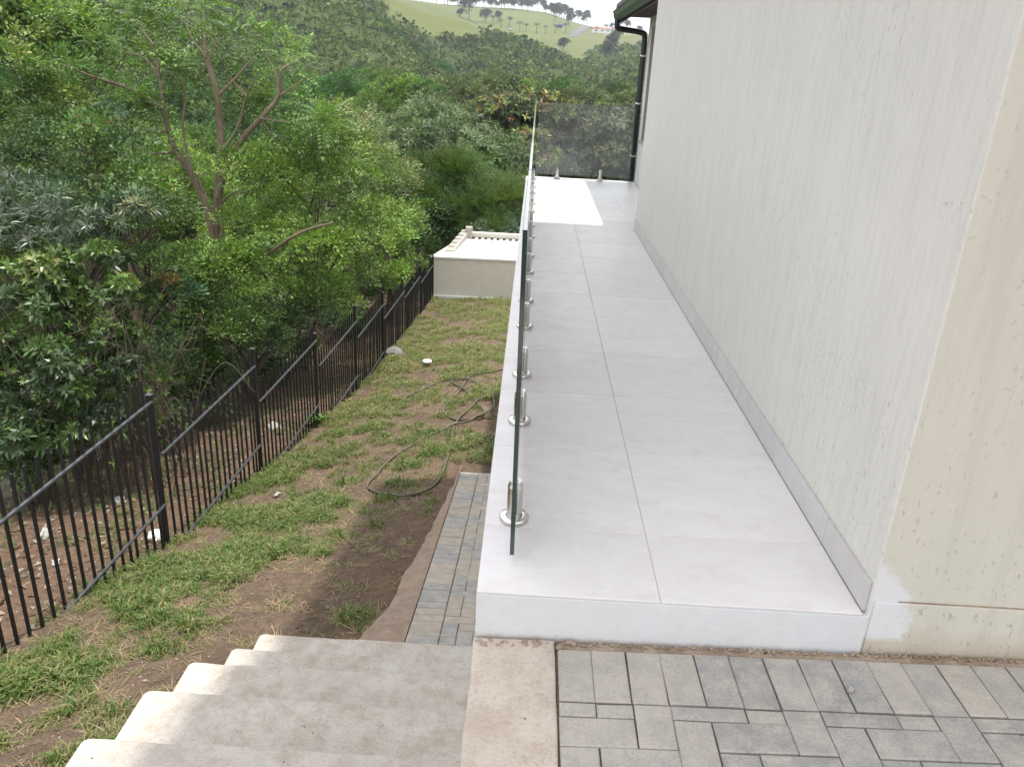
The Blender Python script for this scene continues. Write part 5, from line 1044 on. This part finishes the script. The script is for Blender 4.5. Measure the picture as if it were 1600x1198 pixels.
# ------------------------------------------------------------------ far hill: scrub, pasture trees, palms, road, houses
def hill_scrub():
    rg = np.random.default_rng(21); n = 21000
    D = 118+300*rg.random(n)**1.15; u = rg.uniform(-.62, .22, n); X = u*D; Y = D
    nz_ = vnoise(X, Y, .03, 3, .6, 61); k = ~pasture_mask(X, Y) & (rg.random(n) < .55+.9*(nz_-.3)); X, Y = X[k], Y[k]
    X = np.concatenate([X, rg.uniform(20, 95, 700)]); Y = np.concatenate([Y, rg.uniform(330, 520, 700)]); k = ~pasture_mask(X, Y); X, Y = X[k], Y[k]
    nb = len(X); R_ = rg.uniform(1.0, 2.5, nb)*np.clip(Y/220, .75, 1.4); per = 16
    d = unit(rg.normal(0, 1, (nb, per, 3))); d[..., 2] = np.abs(d[..., 2])*.9; P = np.stack([X, Y, ground(X, Y)], -1)[:, None, :]+d*R_[:, None, None]*np.array([1, 1, .8])*rg.uniform(.7, 1.05, (nb, per, 1))
    P = P.reshape(-1, 3); D_ = unit(d.reshape(-1, 3)+rg.normal(0, .6, (nb*per, 3))); s = np.repeat(R_, per)*rg.uniform(.30, .58, nb*per)
    A = instance_tpl(np.array([leaf_tpl((-.4, 0, 0), (1, 0, 0), (0, 0, 1), 1.0, .75, .2)]), P, D_, s, rg, .4).reshape(-1, 3)
    pal = np.array([(.060, .092, .026), (.050, .078, .026), (.086, .110, .034), (.042, .062, .030), (.100, .118, .038)])*1.35
    tone = vnoise(X, Y, .02, 4, .6, 62)
    base = pal[rg.integers(0, 5, nb)]*rg.uniform(.7, 1.25, (nb, 1))*(.6+.9*tone)[:, None]
    dk = rg.random(nb) < .06; base[dk] = (.022, .040, .03)
    C = np.repeat(base, per, 0)*rg.uniform(.75, 1.3, (nb*per, 1))
    o = obj('hillside_scrub', npmesh('hillside_scrub', A, np.arange(len(A)).reshape(-1, 4), M_FARLEAF, C)); tag(o, kind='stuff')
hill_scrub()
# one far tree prototype, copied
def far_tree_proto(name, label, group, lobes, pal, spray, dens, seed):
    t = empty(name, (0, 0, 0)); tag(t, label, 'tree', group)
    obj('trunk', trunk_mesh(lobes, (0, 0, 2.4), .22, seed, 1, None, 2), t); obj('crown', crown_mesh('crown', lobes, 'cluster2', spray, dens, pal, None, seed), t); return t
rg = random.Random(4)
ft = far_tree_proto('ridge_tree', 'dark tree in the row along the far ridge under the sky', 'dark trees along the far ridge', [(0, 0, 5, 2.4, 2.4, 2.2), (1.3, .5, 6.6, 1.7, 1.7, 1.4), (-1.2, -.3, 6.2, 1.7, 1.7, 1.5)], [(.030, .045, .030), (.024, .038, .028)], 1.0, 1.3, 31)
first = True
for k in range(92):
    if k < 82: y = rg.uniform(725, 775); x = -122+k*1.85+rg.uniform(-1.5, 1.5)
    else: y = rg.uniform(700, 780); x = [-126, -122, -117, 33, 35, 37, 62, 66, 75, 88][k-82]
    if -8 < x < -2 and k % 2: continue
    s_ = rg.uniform(.65, 1.25)
    if first: ft.location = (x, y, gz(x, y)); ft.scale = (s_,)*3; first = False
    else: copy_tree(ft, (x, y, gz(x, y)-.3), rg.uniform(0, 6), s_)
bushes = [(-48.1, 575, 2.1, 'largest round dark tree on the far pasture'), (-53, 568, .8, 'small dark tree just left of the largest pasture tree'), (-38, 590, 1.25, 'dark tree right of the largest pasture tree'), (-30, 600, 1.0, 'dark bush behind the left end of the palm row'),
          (12.6, 463.6, .95, 'lone small tree on the pasture slope below the road'), (42.8, 489, 1.0, 'big dark bush on the bare slope by the gutter'), (36.0, 433, 1.1, 'dark clump on the slope below the white fence'), (31, 395, 1.1, 'dark bush at the foot of the bare right slope'), (20, 640, .9, 'round bush on the pasture near the ridge end'), (10, 655, 1.5, 'pale wide bush on the high pasture')]
for x, y, s_, lb in bushes:
    c = copy_tree(ft, (x, y, gz(x, y)-1.8*s_), rg.uniform(0, 6), s_, lb)
    if 'group' in c: del c['group']
    c.name = 'pasture_tree'
def palm(x, y, h_, lab):
    t = empty('palm_tree', (x, y, gz(x, y))); tag(t, lab, 'palm tree', 'palms along the far road'); rr = np.random.default_rng(int(abs(x)*10))
    if palm.me is None:
        tm = tubes_mesh('trunk', [(np.array([(0, 0, -.5), (.05, 0, 2), (.1, 0, 4.6)]), np.array([.24, .2, .16]))], M_BARK, 6)
        q = []
        for i in range(15):
            a = i*2.4; el = .9-1.0*(i/15); d = np.array([math.cos(a), math.sin(a), 0])
            pts = [np.array([.1, 0, 4.6])+d*s_*2.1+np.array([0, 0, el*s_*1.6-1.5*s_*s_]) for s_ in (0, .35, .7, 1)]; sd_ = np.array([-math.sin(a), math.cos(a), 0])
            for p0, p1, w0, w1 in zip(pts[:-1], pts[1:], (.1, .38, .34), (.38, .34, .05)):
                for sg in (1, -1): q.append([p0, p1, p1+sg*sd_*w1+np.array([0, 0, -w1*.5]), p0+sg*sd_*w0+np.array([0, 0, -w0*.5])])
        V = np.array(q).reshape(-1, 3); palm.me = (tm, npmesh('fronds', V, np.arange(len(V)).reshape(-1, 4), M_LEAF, np.tile([[.055, .08, .04]], (len(q), 1))))
    obj('trunk', palm.me[0], t); obj('fronds', palm.me[1], t); t.scale = (h_/5,)*3; t.rotation_euler = (0, 0, rr.uniform(0, 6))
palm.me = None
PL = [(-32.4, 578, 6.5), (-26.5, 572, 5.5), (-21.5, 584, 6.5), (-13.8, 562, 6.5), (-9.7, 564, 5.2), (-2.9, 559, 6.2), (2.9, 557, 5.0), (9.5, 561, 5.5), (16.2, 562, 6.3), (35.9, 558, 4.5), (43.2, 579, 5.5)]
for k, (x, y, h_) in enumerate(PL):
    palm(x, y, h_, ['leftmost palm of the far row', 'second palm from the left in the far row', 'palm behind the parked white car', 'tall palm right of the white car', 'short palm between two taller ones right of the car', 'palm in the middle of the far row', 'shortest palm of the far row left of the blue shelter', 'palm beside the left end of the blue shelter', 'palm between blue shelter and far road', 'low palm in front of the white far house', 'palm on the right of the white far house'][k])
def car(x, y):
    z = gz(x, y); t = empty('car', (x, y, z), (0, 0, R(8))); tag(t, 'white car parked on the far pasture road', 'car')
    mp_ = flat('car_paint', (.72, .73, .74), .25); mg = flat('car_glass', (.03, .035, .04), .1)
    bm = bmesh.new(); prof = [(-2.1, .35), (-2.15, .85), (-1.9, .98), (-1.3, 1.05), (1.35, 1.0), (2.0, .85), (2.15, .6), (2.1, .35)]
    for s_ in (1,):
        a = [bm.verts.new((px, -.85, pz)) for px, pz in prof]; b = [bm.verts.new((px, .85, pz)) for px, pz in prof]
        for i in range(len(prof)): bm.faces.new((a[i], a[(i+1) % len(prof)], b[(i+1) % len(prof)], b[i]))
        bm.faces.new(a); bm.faces.new(b[::-1])
    obj('body', bm_mesh('body', bm, mp_), t)
    def cab(nm, x0, x1, x2, x3, z0, z1, w0, w1, m):
        bm = bmesh.new(); v = [bm.verts.new(p) for p in ((x0,-w0,z0),(x3,-w0,z0),(x3,w0,z0),(x0,w0,z0),(x1,-w1,z1),(x2,-w1,z1),(x2,w1,z1),(x1,w1,z1))]
        for f in ((0,1,5,4),(1,2,6,5),(2,3,7,6),(3,0,4,7),(4,5,6,7)): bm.faces.new([v[i] for i in f])
        obj(nm, bm_mesh(nm, bm, m), t)
    cab('windows', -1.7, -1.25, .5, 1.2, 1.04, 1.40, .80, .68, mg); cab('cabin_roof', -1.28, -1.2, .42, .53, 1.405, 1.47, .68, .64, mp_)
    for wx in (-1.3, 1.3):
        for wy in (-.8, .8):
            o = lathe('wheel', [(0, -.1), (.32, -.1), (.34, -.06), (.34, .06), (.32, .1), (0, .1)], M_DARK, 16, t, (wx, wy, .34)); o.rotation_euler = (R(90), 0, 0)
car(-20.3, 566)
z = gz(12, 589); t = empty('shelter', (12, 585, z)); tag(t, 'small blue shelter between the palms on the far hill', 'shelter')
M_BLUE = flat('blue_canvas', (.03, .10, .30), .6)
box('canopy', -2.6, 2.6, -1.5, 1.5, 2.1, 2.9, M_BLUE, t, .1)
for px_ in (-2.4, 2.4):
    for py_ in (-1.3, 1.3): box('post', px_-.08, px_+.08, py_-.08, py_+.08, -.4, 2.1, M_WHITE, t)
box('side_panel', -2.4, 2.4, 1.38, 1.45, .8, 2.099, M_BLUE, t)
def far_house(x, y, w_, d_, h_, rot, wallm, roofm, label):
    t = empty('far_house', (x, y, gz(x, y)-.3), (0, 0, R(rot))); tag(t, label, 'house')
    box('wall', -w_/2, w_/2, -d_/2, d_/2, -1.5, h_, wallm, t)
    prism('roof', [(-w_/2-.4, -d_/2-.4), (w_/2+.4, -d_/2-.4), (w_/2+.4, 0), (-w_/2-.4, 0)], [h_+.002, h_+.002, h_+1.3, h_+1.3], [h_+.15, h_+.15, h_+1.45, h_+1.45], roofm, t)
    prism('roof', [(-w_/2-.4, .001), (w_/2+.4, .001), (w_/2+.4, d_/2+.4), (-w_/2-.4, d_/2+.4)], [h_+1.3, h_+1.3, h_+.002, h_+.002], [h_+1.45, h_+1.45, h_+.15, h_+.15], roofm, t)
    for k in range(3):
        wx = -w_/2+w_*(k+.5)/3; o = box('window', wx-.7, wx+.7, -d_/2-.06, -d_/2-.01, 1.0, 2.1, M_WHITE, t)
        box('pane', wx-.6, wx+.6, -d_/2-.08, -d_/2-.061, 1.1, 2.0, M_PANE, o)
M_RED = flat('terracotta', (.34, .17, .12), .8); M_PINKR = flat('pale_pink_tiles', (.48, .33, .28), .9)
far_house(40, 575, 12, 7, 2.6, 4, M_WHITE, M_RED, 'white house with low red roof at the right end of the far hill')
far_house(52, 600, 9, 6, 2.4, -6, M_WHITE, M_ROOF, 'grey roofed white house right of the red roofed one')
far_house(-47.5, 84, 9, 9, 9.2, 25, M_WHITE, M_PINKR, 'house with pale pink roof glimpsed through the trees at left')
# white rail fence beyond the road
t = empty('rail_fence', (45, 545, gz(45, 545))); tag(t, 'long low white fence along the top of the bare slope', 'fence')
for k in range(22):
    x = 40+k*2.2; y = 545+.3*k; o = box('post', -.07, .07, -.07, .07, -.3, 1.2, M_WHITE, t); o.location = (x-45, y-545, gz(x, y)-gz(45, 545))
for zz in (.55, 1.05):
    me = tubes_mesh('rail', [(np.array([(40+k*2.2-45, .3*k, gz(40+k*2.2, 545+.3*k)-gz(45, 545)+zz) for k in range(22)]), .06)], M_WHITE, 4, False); obj('rail', me, t)
# road over the hill
def road():
    C = [(20, 540), (22.5, 556), (24, 575), (27, 600), (31, 640), (36, 690), (38, 730)]
    P = smooth_path([(a, b, 0) for a, b in C], 5); V = []; Fq = []
    for i, q in enumerate(P):
        for j, o_ in enumerate(np.linspace(-3.4, 3.4, 5)): V.append((q[0]+o_, q[1], gz(q[0]+o_, q[1])+.25))
    for i in range(len(P)-1):
        for j in range(4): a = i*5+j; Fq.append((a, a+1, a+6, a+5))
    o = obj('road', npmesh('road', V, Fq, flat('asphalt', (.11, .11, .115), .9), smooth=True)); tag(o, kind='structure')
road()
# ------------------------------------------------------------------ haze
def haze():
    me = bpy.data.meshes.new('haze'); bm = bmesh.new(); bm_box(bm, -2650, 2650, -45, 3050, -40, 140); bm.to_mesh(me); bm.free()
    m = bpy.data.materials.new('haze_air'); m.use_nodes = True; n = m.node_tree.nodes; n.clear(); v = n.new('ShaderNodeVolumePrincipled'); o_ = n.new('ShaderNodeOutputMaterial')
    v.inputs['Color'].default_value = (.86, .92, 1, 1); v.inputs['Density'].default_value = .00028; v.inputs['Anisotropy'].default_value = .2
    m.node_tree.links.new(v.outputs[0], o_.inputs['Volume']); me.materials.append(m); o = obj('haze', me); tag(o, kind='stuff')
haze()
